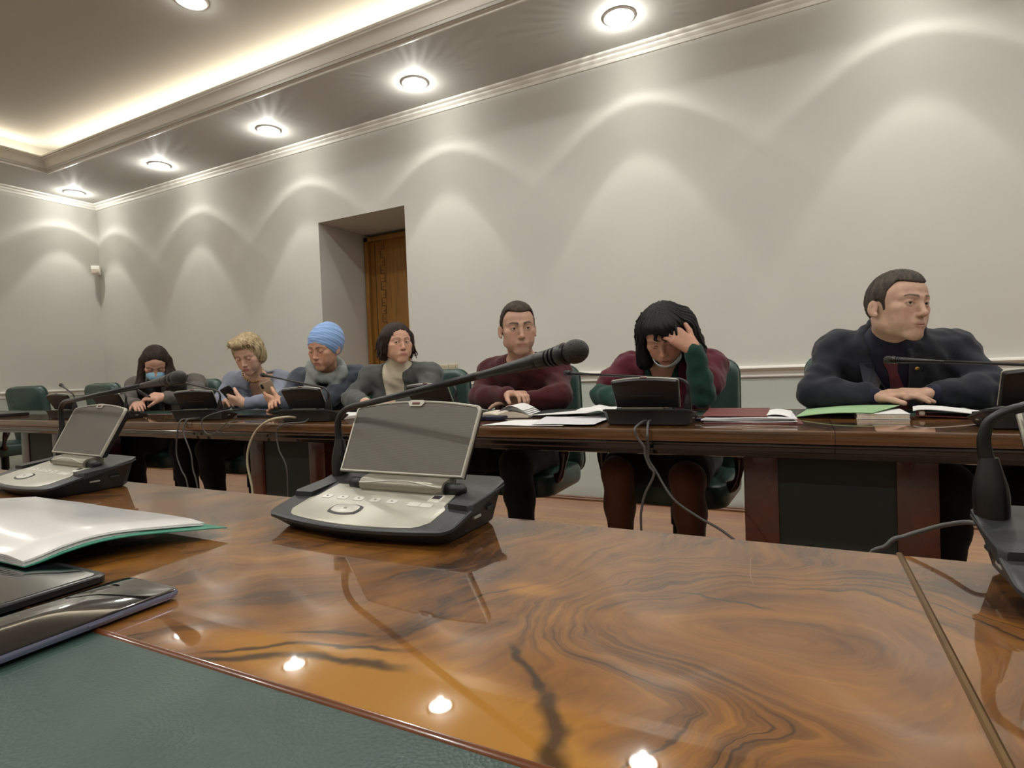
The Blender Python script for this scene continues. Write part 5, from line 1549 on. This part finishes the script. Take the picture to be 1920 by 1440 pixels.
MAT['mask_white'] = mat_cloth('mask_white', srgb(206, 212, 218), .8, 500, .05)
MAT['gold_trim'] = mat_plain('gold_trim', srgb(196, 160, 90), .25, .05, metal=.8)
MAT['hair_brown'] = hair_mat('hair_brown', srgb(36, 29, 23), srgb(74, 62, 50))
MAT['hair_grey'] = hair_mat('hair_greying', srgb(40, 34, 28), srgb(84, 76, 66))
MAT['hair_black'] = hair_mat('hair_black', srgb(5, 5, 6), srgb(16, 15, 16), .4)
MAT['hair_dark'] = hair_mat('hair_dark_brown', srgb(28, 19, 15), srgb(56, 40, 32))
MAT['hair_blonde'] = hair_mat('hair_blonde', srgb(132, 112, 78), srgb(202, 184, 146))

def joints(hip, chest, neck, shL, shR, elL, elR, wrL, wrR, kneeL=None, kneeR=None, **kw):
    """L: the side at the left of the picture, R: at the right"""
    J = dict(hip=vec(*hip), chest=vec(*chest), neck=vec(*neck), shL=vec(*shL), shR=vec(*shR), elL=vec(*elL), elR=vec(*elR), wrL=vec(*wrL), wrR=vec(*wrR))
    for s, dx, kn in (('L', -.09, kneeL), ('R', .09, kneeR)):
        J['hp' + s] = vec(hip[0] + dx, hip[1] - .02, hip[2] - .02)
        J['kn' + s] = vec(*(kn or (hip[0] + dx * 1.4, hip[1] - .40, .515)))
        J['ank' + s] = J['kn' + s] + vec(dx * .1, .05, -J['kn' + s][2] + .10)
    for k in ('elL', 'elR'): J[k][2] = max(J[k][2], .814)
    for k, v in kw.items(): J[k] = vec(*v)
    return J
def shoes(p):
    for sd in ('L', 'R'):
        an = p.J['ank' + sd]
        S = Field(*[axis(a - .07 if i != 1 else a - .26, a + .07, .008) for i, a in enumerate(an)])
        S.cone(an + vec(0, .01, -.045), an + vec(0, -.16, -.060), .044, .037, .03)
        S.F = np.maximum(S.F, .004 - np.meshgrid(*S.ax, indexing='ij', sparse=True)[2] + 0 * S.F)
        V, Q = S.mesh(); np_mesh('shoe', V - p.org, Q, MAT['shoe'], p.b)
def trousers(p, mat='trousers', name='trousers'):
    def ex(S, q): S.ell(q.J['hip'] + vec(0, 0, -.02), (.175, .13, .11), .04, q.Rt, grow=.012)
    p.body(Field(*[axis(0, .02, .01)] * 3), 0, ())
    p.garment(name, mat, .011, parts=('legs',), extra=ex, cut_neck=None, folds=.002, step=.012); shoes(p)
def elbow_ok(J): return {k: round(float(np.linalg.norm(J[a] - J[b])), 2) for k, a, b in (('uaL', 'shL', 'elL'), ('faL', 'elL', 'wrL'), ('uaR', 'shR', 'elR'), ('faR', 'elR', 'wrR'))}
def held_phone(center, screen, up, w, h, label, back):
    n = unit(vec(*screen)); u = vec(*up); u = unit(u - n * (u @ n)); x = np.cross(u, n)
    M = Matrix([[x[i], u[i], n[i]] for i in range(3)])
    return phone(tuple(center), M.to_euler(), w, h, label, MAT[back], MAT['glass'])

def man_sweater():
    hc = vec(-1.143, 2.33, 1.120)
    J = joints((-1.27, 2.66, .545), (-1.215, 2.545, .83), (-1.175, 2.425, .985), (-1.365, 2.47, .925), (-1.03, 2.50, .922), (-1.37, 2.34, .795), (-.955, 2.36, .80), (-1.150, 2.235, .826), (-1.10, 2.27, .798), handL=(-1.09, 2.19, .83))
    p = Person('man in a maroon crew neck sweater, hand resting on an open book', J, (hc, frame(facing(hc, 9, -3), roll=R(-2)), 1.0), (188, 150, 128), 0.0,
               [((J['wrL'], vec(.80, -.45, .12), vec(.20, -.15, -1)), dict(side=-1, curl=(.70, .68, .66, .70), thumb=(.5, .5))),
                ((J['wrR'], vec(-.9, -.15, 0), vec(.1, .1, -1)), dict(side=1, curl=(.25, .25, .25, .3)))],
               gaze=(-.10, 1, .02), stub=.30, brow=(42, 33, 28), browth=1.35, wide=1.12)
    p.garment('sweater', 'maroon_knit', .012, hem=.50, cut_neck=.016)
    trousers(p)
    p.finish(p.head_local(hair_short(.005, .013, .077, .020, .06), (-.11, -.14, -.13), (.11, .12, .16), mat='hair_brown'))

def man_suit():
    hc = vec(.296, 2.30, 1.098)
    J = joints((.40, 2.68, .55), (.325, 2.53, .835), (.285, 2.40, .995), (.125, 2.49, .962), (.480, 2.51, .948), (.045, 2.37, .802), (.575, 2.40, .802), (.225, 2.285, .800), (.392, 2.31, .806), kneeL=(.41, 2.24, .515), kneeR=(.60, 2.24, .515), handL=(.29, 2.27, .80), handR=(.32, 2.32, .82))
    p = Person('man in a dark navy suit and maroon tie, arms folded on the table, looking right', J, (hc, frame(facing(hc, 45, 1), roll=R(4)), .985), (196, 160, 138), 0.0,
               [((J['wrL'], vec(1, -.12, .06), vec(.02, -.05, -1)), dict(side=-1, curl=(.25, .22, .25, .3), thumb=(.3, .2))),
                ((J['wrR'], vec(-1, .02, .12), vec(0, -.1, -1)), dict(side=1, curl=(.18, .15, .18, .25), thumb=(.3, .2)))],
               gaze=(.22, 1, .06), stub=.12, brow=(70, 56, 46), browth=1.1, wide=1.02)
    p.reach = .165
    p.garment('shirt', 'shirt', .008, arm_t=.985, hem=.55, cut_neck=None, folds=.002,
              extra=lambda S, q: S.cone(q.J['neck'] + vec(0, .012, -.03), q.J['neck'] * .55 + q.c * .45 + q.R @ vec(0, -.02, -.03), .072, .062, .02))
    sh = p.F0
    tie = []
    kx = -.012
    zs_ = np.linspace(.185, -.10, 20)
    wd = [.016, .019, .020, .016, .014, .014] + [.015 + .0016 * i for i in range(14)]
    p.strip('tie', [(kx - w_, kx + w_, z) for w_, z in zip(wd, zs_)], 'tie', .005, .002, field=sh)
    def pads(S, q):
        for k in ('shL', 'shR'):
            S.cone(q.J['neck'] * .35 + q.J[k] * .65, q.J[k] + vec(0, 0, .010), .050, .048, .03)
        pts = [q.J['neck'] + vec(0, 0, .020) + q.Rt @ vec(.085 * math.cos(a), .085 * math.sin(a) + .01, -.02 * math.sin(a)) for a in np.linspace(math.pi * .98, math.pi * 2.02, 9)]
        for a, b in zip(pts[:-1], pts[1:]): S.cone(a, b, .020, .020, .02)
    jk = p.garment('suit_jacket', 'suit', .016, arm_t=.84, hem=.50, cut_neck=.020, vneck=(-.10, .22, kx, .05), extra=pads, folds=.0045)
    for s in (1, -1):
        e = lambda z: .22 * (z + .10)
        rows = [(.02, .012), (.04, .030), (.06, .042), (.088, .053), (.092, .036), (.12, .040), (.15, .040), (.17, .030)]
        p.strip('lapel', [((kx + s * e(z), kx + s * (e(z) + w_), z) if s > 0 else (kx + s * (e(z) + w_), kx + s * e(z), z)) for z, w_ in rows], 'suit', .003, .001, jk)
    bm = bmesh.new(); q = p.probe(.058, .118, .0085) - p.org; M = Matrix.Translation(Vector(q)) @ Matrix([list(p.Rt[i]) for i in range(3)]).to_4x4() @ Matrix.Rotation(-math.pi / 2, 4, 'X')
    add_lathe(bm, [(.007, 0), (.007, .002), (.005, .003), (.001, .0032)], 16, M); bm_obj('lapel_pin', bm, MAT['gold_trim'], jk, auto=AUTO)
    trousers(p)
    p.finish(p.head_local(hair_short(.005, .012, .072, .022), (-.11, -.14, -.13), (.11, .12, .16), mat='hair_grey'))
    return J

def woman_vest():
    hc = vec(-.478, 2.30, 1.052)
    J = joints((-.52, 2.66, .545), (-.515, 2.545, .815), (-.495, 2.425, .968), (-.675, 2.49, .922), (-.340, 2.49, .918), (-.775, 2.37, .800), (-.335, 2.27, .802), (-.585, 2.21, .800), (-.352, 2.21, .990), kneeL=(-.672, 2.25, .505), kneeR=(-.398, 2.25, .495), handR=(-.43, 2.19, 1.02))
    Rm = frame(facing(hc, -10, -36), roll=R(-4))
    fh = hc + Rm @ (vec(-.012, .095, .045) * .95)
    p = Person('woman with wavy black hair in a maroon vest, forehead resting on her hand', J, (hc, Rm, .95), (186, 140, 116), 1.0,
               [((J['wrR'], unit(fh + vec(.045, -.012, .016) - J['wrR']), vec(-.25, .85, -.35)), dict(side=-1, curl=(.35, .35, .40, .45), thumb=(.2, .2))),
                ((J['wrL'], vec(.8, -.4, 0), vec(0, 0, -1)), dict(side=-1, curl=(.2, .2, .2, .2)))], eyes='down', gaze=(0, 1, -.5), brow=(34, 24, 22), wide=1.08)
    p.garment('top', 'green_knit', .010, hem=.52, arm_t=.97, cut_neck=.012, vneck=(.03, .40, 0))
    def drape(S, q):
        J = q.J
        for k in ('shL', 'shR'):
            e = J['el' + k[2]]
            S.cone(J[k], J[k] * .42 + e * .58, .062, .064, .04)
    p.garment('vest', 'maroon_vest', .017, short=.60, extra=drape, hem=.52, cut_neck=.022, vneck=(-.22, .22, 0), folds=.005)
    def skirt(S, q):
        for sd in ('L', 'R'): S.cone(q.J['hp' + sd], q.J['hp' + sd] * .12 + q.J['kn' + sd] * .88 + vec(0, 0, .01), .115, .082, .06)
        S.cone(q.J['hpL'] * .2 + q.J['knL'] * .8, q.J['hpR'] * .2 + q.J['knR'] * .8, .070, .070, .05)
        S.ell(q.J['hip'], (.19, .15, .13), .05, q.Rt)
    p.garment('skirt', 'black_cloth', .01, parts=(), extra=skirt, cut_neck=None, folds=.003, step=.012)
    p.garment('tights', 'tights', .004, parts=('legs',), cut_neck=None, folds=0, step=.010); shoes(p)
    def hair(x, y, z):
        d = sell(x, y, z, (0, -.020, .034), (.100, .118, .104))
        for s in (1, -1):
            d = smin(d, scone(x, y, z, (s * .082, .000, .03), (s * .104, .020, -.110), .038, .036), .03)
            d = smin(d, scone(x, y, z, (s * .070, -.07, .03), (s * .095, -.075, -.10), .05, .045), .03)
        d = smin(d, sell(x, y, z, (0, -.085, -.05), (.105, .055, .085)), .03)
        d = smin(d, scone(x, y, z, (-.085, -.03, .02), (-.128, .000, -.085), .042, .030), .03)
        d = smin(d, sell(x, y, z, (-.01, .050, .080), (.072, .058, .040)), .02)
        return d, oval(x, y, z, .066, .112, -.036, .006, .014)
    loc = []
    for k in range(90):
        a = rng.uniform(-math.pi, math.pi); s = 1 if math.sin(a) > 0 else -1
        st = vec(.097 * math.sin(a), -.02 - .10 * abs(math.cos(a)) * (1 if abs(a) < 2 else .6), rng.uniform(-.06, .09))
        o = unit(vec(st[0], st[1] + .02, 0)); ln = rng.uniform(.05, .10); cv = rng.uniform(.008, .018)
        pts = [st + o * (.012 * i ** .7) + vec(0, 0, -ln * i / 5) + vec(rng.uniform(-1, 1), rng.uniform(-1, 1), 0) * cv * (i > 0) for i in range(6)]
        loc.append(([tuple(p.c + p.R @ (q * p.s)) for q in pts], rng.uniform(.003, .0065)))
    for k in range(12):                                  # locks falling over the brow
        x = rng.uniform(-.085, .02); st = vec(x, .06, .10)
        pts = [st, vec(x * 1.05, .098, .075), vec(x * 1.1 + rng.uniform(-.01, .01), .105, .052), vec(x * 1.15 - .01, .100, .035 + rng.uniform(-.02, .012))]
        loc.append(([tuple(p.c + p.R @ (q * p.s)) for q in pts], rng.uniform(.003, .006)))
    p.finish(p.head_local(hair, (-.16, -.16, -.16), (.16, .14, .17), mat='hair_black', amp=.0022, freq=34, step=.004), strands(loc))
    mk = lambda x, y, z: np.maximum(smax(sell(x, y, z, (0, .030, -.074), (.062, .070, .050)), -sell(x, y, z, (0, .030, -.070), (.0595, .067, .047)), .001), np.maximum(z + .087 - 8 * x * x, .018 - y))
    p.finish(p.head_local(mk, (-.09, .0, -.14), (.09, .13, -.02), mat='mask_white', amp=0, name='face_mask', step=.0026))

def woman_cardigan():
    hc = vec(-1.905, 2.42, 1.096)
    J = joints((-2.02, 2.68, .545), (-2.0, 2.575, .825), (-1.955, 2.475, .975), (-2.120, 2.46, .925), (-1.815, 2.585, .930), (-2.165, 2.34, .812), (-1.735, 2.42, .80), (-1.985, 2.24, .798), (-1.83, 2.29, .800), handL=(-1.90, 2.21, .80), handR=(-1.88, 2.26, .81))
    p = Person('woman with a dark bob, grey cardigan over a cream turtleneck, looking right', J, (hc, frame(facing(hc, 20, 3), roll=R(-1)), .90), (204, 160, 136), 1.0,
               [((J['wrL'], vec(1, -.25, .02), vec(0, -.05, -1)), dict(side=-1, curl=(.25, .25, .25, .3), thumb=(.3, .2))),
                ((J['wrR'], vec(-1, -.25, .10), vec(0, -.1, -1)), dict(side=1, curl=(.3, .3, .3, .35), thumb=(.3, .2)))],
               gaze=(.38, 1, .02), lips=(164, 92, 84), brow=(48, 36, 30), bulk=1.04, wide=1.14)
    p.garment('turtleneck', 'cream_knit', .006, arm_t=.97, hem=.55, cut_neck=None, folds=.003,
              extra=lambda S, q: S.cone(q.J['neck'] + vec(0, 0, -.03), q.J['neck'] * .38 + q.c * .62 + q.R @ vec(0, -.016, -.03), .066, .058, .02))
    p.garment('cardigan', 'grey_cardigan', .014, arm_t=.88, hem=.50, cut_neck=.028, vneck=(-.36, .12, .0, .055), folds=.0045)
    trousers(p)
    def hair(x, y, z):
        d = sell(x, y, z, (0, -.016, .036), (.090, .108, .100))
        for s in (1, -1):
            d = smin(d, scone(x, y, z, (s * .075, .008, .045), (s * .082, .004, -.040), .025, .020), .03)
            d = smin(d, scone(x, y, z, (s * .060, -.06, .02), (s * .072, -.045, -.050), .038, .032), .03)
        d = smin(d, sell(x, y, z, (0, -.075, -.03), (.088, .045, .075)), .03)
        return d, oval(x, y, z, .069, .110, -.034, .004)
    loc = []
    for k in range(40):
        s = rng.choice([-1, 1]); a = rng.uniform(-.07, .03); st = vec(s * .096, a, rng.uniform(-.04, .03))
        pts = [st, st + vec(s * .008, 0, -.03), st + vec(s * rng.uniform(.004, .018), rng.uniform(-.01, .01), -.055), st + vec(s * rng.uniform(-.012, .020), rng.uniform(-.01, .015), -.062)]
        loc.append(([tuple(p.c + p.R @ (q * p.s)) for q in pts], rng.uniform(.003, .005)))
    p.finish(p.head_local(hair, (-.14, -.15, -.14), (.14, .12, .17), mat='hair_dark', amp=.0018, freq=40), strands(loc))
    for s in (1, -1):
        bm = bmesh.new(); q = p.c + p.R @ (vec(s * .083, -.004, -.040) * p.s) - p.org
        bmesh.ops.create_uvsphere(bm, u_segments=10, v_segments=8, radius=.0045, matrix=Matrix.Translation(Vector(q))); bm_obj('earring', bm, MAT['gold_trim'], p.b, smooth=True)

def woman_headscarf():
    hc = vec(-2.357, 2.35, 1.093)
    J = joints((-2.72, 2.68, .545), (-2.55, 2.575, .815), (-2.435, 2.455, .965), (-2.64, 2.44, .925), (-2.32, 2.545, .930), (-2.645, 2.32, .800), (-2.36, 2.36, .802), (-2.54, 2.215, .795), (-2.482, 2.148, .802), handL=(-2.55, 2.19, .83), handR=(-2.55, 2.14, .83))
    p = Person('woman in a pale blue headscarf and slate cardigan, reading a phone', J, (hc, frame(facing(hc, -36, -14), roll=R(2)), .94), (200, 154, 128), 1.0,
               [((J['wrR'], vec(-.965, -.10, .26), vec(-.2, .85, .40)), dict(side=-1, curl=(.30, .35, .40, .45), thumb=(.3, .3))),
                ((J['wrL'], vec(.3, -.75, .25), vec(.3, .2, -.9)), dict(side=-1, curl=(.5, .5, .5, .5), thumb=(.4, .3)))],
               eyes='down', gaze=(0, 1, -.4), lips=(158, 84, 78), brow=(26, 20, 20), browth=1.5, bulk=1.08, wide=1.10)
    p.garment('cardigan', 'slate', .016, arm_t=.92, hem=.50, cut_neck=.012, folds=.005)
    trousers(p)
    def scarf(S, q):
        nb, c, Rt = q.J['neck'], q.c, q.Rt
        up = unit(c - nb)
        pts = [nb + up * .045 + Rt @ vec(.085 * math.cos(a), .018 + .085 * math.sin(a), -.012 * math.sin(a)) for a in np.linspace(0, 2 * math.pi, 15)]
        for a, b in zip(pts[:-1], pts[1:]): S.cone(a, b, .027, .027, .012)
        P2 = [nb + Rt @ vec(*v) for v in ((.085, .04, .06), (.070, .115, -.03), (.060, .150, -.10), (.055, .155, -.14))]
        P3 = [nb + Rt @ vec(*v) for v in ((-.070, .06, .04), (-.050, .125, -.03), (-.045, .155, -.10), (-.050, .158, -.14))]
        for P_ in (P2, P3):
            for a, b in zip(P_[:-1], P_[1:]): S.cone(a, b, .036, .034, .015)
    p.garment('scarf', 'scarf', .01, parts=(), extra=scarf, cut_neck=None, folds=.0032, step=.006)
    def turban(x, y, z):
        d = sell(x, y, z, (0, -.020, .040), (.091, .112, .104))
        d = smin(d, sell(x, y, z, (0, -.065, .060), (.084, .085, .088)), .04)
        d = smin(d, sell(x, y, z, (0, -.100, -.010), (.045, .045, .050)), .03)
        w = y * .8 - z
        d = d + .0012 * np.sin(w * 130 + 60 * np.abs(x)) * np.clip((z + .03) * 20, 0, 1) + .0009 * np.sin(w * 310 + x * 30)
        return smax(d, (.050 + .97 * (y - .085)) - z + .25 * np.maximum(0, -.06 - y), .008)
    p.finish(p.head_local(turban, (-.13, -.17, -.12), (.13, .14, .17), mat='blue_scarf', amp=0, name='headscarf'))
    held_phone((-2.578, 2.158, .856), (-.45, .80, .32), (-.30, .20, .8), .074, .150, 'gold backed phone held up by the woman in the pale blue headscarf', 'gold')

def woman_blonde():
    hc = vec(-2.985, 2.36, 1.088)
    J = joints((-3.42, 2.68, .545), (-3.17, 2.575, .815), (-3.065, 2.46, .968), (-3.245, 2.45, .930), (-2.935, 2.545, .932), (-3.215, 2.32, .800), (-2.78, 2.40, .80), (-3.045, 2.24, .800), (-2.835, 2.195, .806), handL=(-2.99, 2.19, .82), handR=(-2.92, 2.21, .82))
    p = Person('woman with short blonde hair in a blue grey blouse, looking down at a phone', J, (hc, frame(facing(hc, -26, -24), roll=R(-3)), .92), (208, 168, 146), 1.0,
               [((J['wrR'], vec(-.88, -.22, .22), vec(-.25, .75, .55)), dict(side=-1, curl=(.45, .5, .55, .6), thumb=(.5, .4))),
                ((J['wrL'], vec(.70, -.35, .30), vec(.2, .2, -.95)), dict(side=-1, curl=(.6, .6, .6, .6), thumb=(.4, .3)))],
               eyes='down', gaze=(0, 1, -.4), lips=(170, 88, 84), brow=(116, 92, 68), wide=1.08)
    p.garment('blouse', 'blue_grey', .012, arm_t=.90, hem=.50, cut_neck=.022, vneck=(.07, .50, 0, .05), folds=.004)
    trousers(p)
    bm = bmesh.new(); nb, c = J['neck'], p.c; up = unit(c - nb)
    for a in np.linspace(0, 2 * math.pi, 30)[:-1]:
        q = nb + up * (.030 - .022 * math.sin(a)) + p.Rt @ vec(.062 * math.cos(a), .012 + .064 * math.sin(a), 0) - p.org
        bmesh.ops.create_uvsphere(bm, u_segments=8, v_segments=6, radius=.0060, matrix=Matrix.Translation(Vector(q)))
    nk = bm_obj('necklace', bm, MAT['gold_trim'], p.b, smooth=True); nk['kind'] = 'stuff'
    def hair(x, y, z):
        d = sell(x, y, z, (0, -.022, .045), (.092, .108, .104))
        d = smin(d, sell(x, y, z, (.015, .045, .105), (.072, .060, .036)), .02)
        for s in (1, -1): d = smin(d, scone(x, y, z, (s * .075, .0, .05), (s * .080, .004, -.035), .024, .016), .03)
        d = smin(d, sell(x, y, z, (0, -.075, -.03), (.080, .042, .070)), .03)
        return d, oval(x, y, z, .068, .112, -.040, .008, .004)
    loc = []
    for k in range(70):
        x = rng.uniform(-.08, .08); st = vec(x, rng.uniform(-.05, .075), .115 - 6 * x * x)
        pts = [st, st + vec(.012, .014, .020), st + vec(rng.uniform(-.02, .03), .024, .012), st + vec(rng.uniform(-.02, .04), .026, rng.uniform(-.02, .0))]
        loc.append(([tuple(p.c + p.R @ (q * p.s)) for q in pts], rng.uniform(.003, .006)))
    p.finish(p.head_local(hair, (-.13, -.15, -.13), (.13, .13, .18), mat='hair_blonde', amp=.0022, freq=36), strands(loc))
    held_phone((-2.915, 2.180, .842), (-.42, .75, .50), (-.40, .25, .8), .070, .145, 'black phone held by the blonde woman', 'black_plastic')

def woman_mask():
    hc = vec(-3.921, 2.36, 1.072)
    J = joints((-4.24, 2.67, .545), (-4.15, 2.575, .815), (-4.035, 2.46, .960), (-4.255, 2.41, .925), (-3.855, 2.60, .932), (-4.10, 2.26, .802), (-3.63, 2.44, .802), (-3.835, 2.175, .805), (-3.630, 2.225, .848), handL=(-3.76, 2.135, .82), handR=(-3.71, 2.19, .86))
    p = Person('woman with long dark hair and a blue face mask, bent over her hands', J, (hc, frame(facing(hc, -3, -38)), .95), (204, 160, 138), 1.0,
               [((J['wrR'], vec(-1, -.40, .10), vec(-.1, .6, -.7)), dict(side=1, curl=(.25, .3, .35, .4), thumb=(.4, .3))),
                ((J['wrL'], vec(.95, -.45, .06), vec(.1, .2, -.95)), dict(side=-1, curl=(.5, .5, .5, .55), thumb=(.4, .3)))],
               eyes='down', gaze=(0, 1, -.4), brow=(40, 30, 26), wide=1.06)
    p.garment('top', 'black_cloth', .006, hem=.55, arm_t=.6, cut_neck=.014, folds=.002)
    p.garment('jacket', 'taupe', .015, arm_t=.90, hem=.50, cut_neck=.030, vneck=(-.34, .14, 0, .06), folds=.0045)
    trousers(p)
    mk = lambda x, y, z: np.maximum(smax(sell(x, y, z, (0, .040, -.052), (.066, .078, .060)), -sell(x, y, z, (0, .038, -.052), (.0635, .075, .057)), .001), np.maximum(np.maximum(z + .008 + .30 * np.abs(x) - .004, -.112 - z), .022 - y))
    p.finish(p.head_local(mk, (-.09, .0, -.14), (.09, .14, .03), mat='mask', amp=0, name='face_mask', step=.0028))
    c = p.c; Rt = p.Rt
    W = lambda q: (np.array(q) - c) @ p.R / p.s           # world to head space
    ch = J['chest']
    tails = []
    for s in (1, -1):
        a = c + p.R @ (vec(s * .078, -.015, .02) * p.s); m = c + vec(0, 0, -.13) + Rt @ vec(-s * .078, .060, 0); e = ch + Rt @ vec(-s * .085, .155, .0)
        tails.append([W(a), W(m), W(e)])
    tails.append([W(c + p.R @ (vec(-.06, -.06, 0) * p.s)), W(c + vec(0, 0, -.10) + Rt @ vec(.115, -.02, 0)), W(J['shR'] + vec(-.035, -.03, .040))])
    def hair(x, y, z):
        d = sell(x, y, z, (0, -.016, .036), (.086, .106, .098))
        d = smin(d, sell(x, y, z, (0, -.070, -.03), (.085, .045, .085)), .03)
        for t in tails:
            d = smin(d, scone(x, y, z, t[0], t[1], .026, .028), .03); d = smin(d, scone(x, y, z, t[1], t[2], .028, .022), .03)
        return d, oval(x, y, z, .062, .128, -.040, .004)
    lo = np.array([c, J['shL'], J['shR'], ch]).min(0) - vec(.12, .24, .12); hi = np.array([c, J['shL'], J['shR']]).max(0) + .14
    p.finish(p.head_local(hair, (-.12, -.15, -.12), (.12, .12, .16), mat='hair_dark', amp=.0008, freq=60, world=(lo, hi), step=.0042))
    held_phone((-3.755, 2.175, .866), (.2, .7, .65), (-.3, .35, .6), .068, .13, 'dark phone cradled in the hands of the masked woman', 'black_plastic')

import time as _t
_t0 = _t.time()
for fn in (man_sweater, man_suit, woman_vest, woman_cardigan, woman_headscarf, woman_blonde, woman_mask):
    fn()
print('people', _t.time() - _t0)
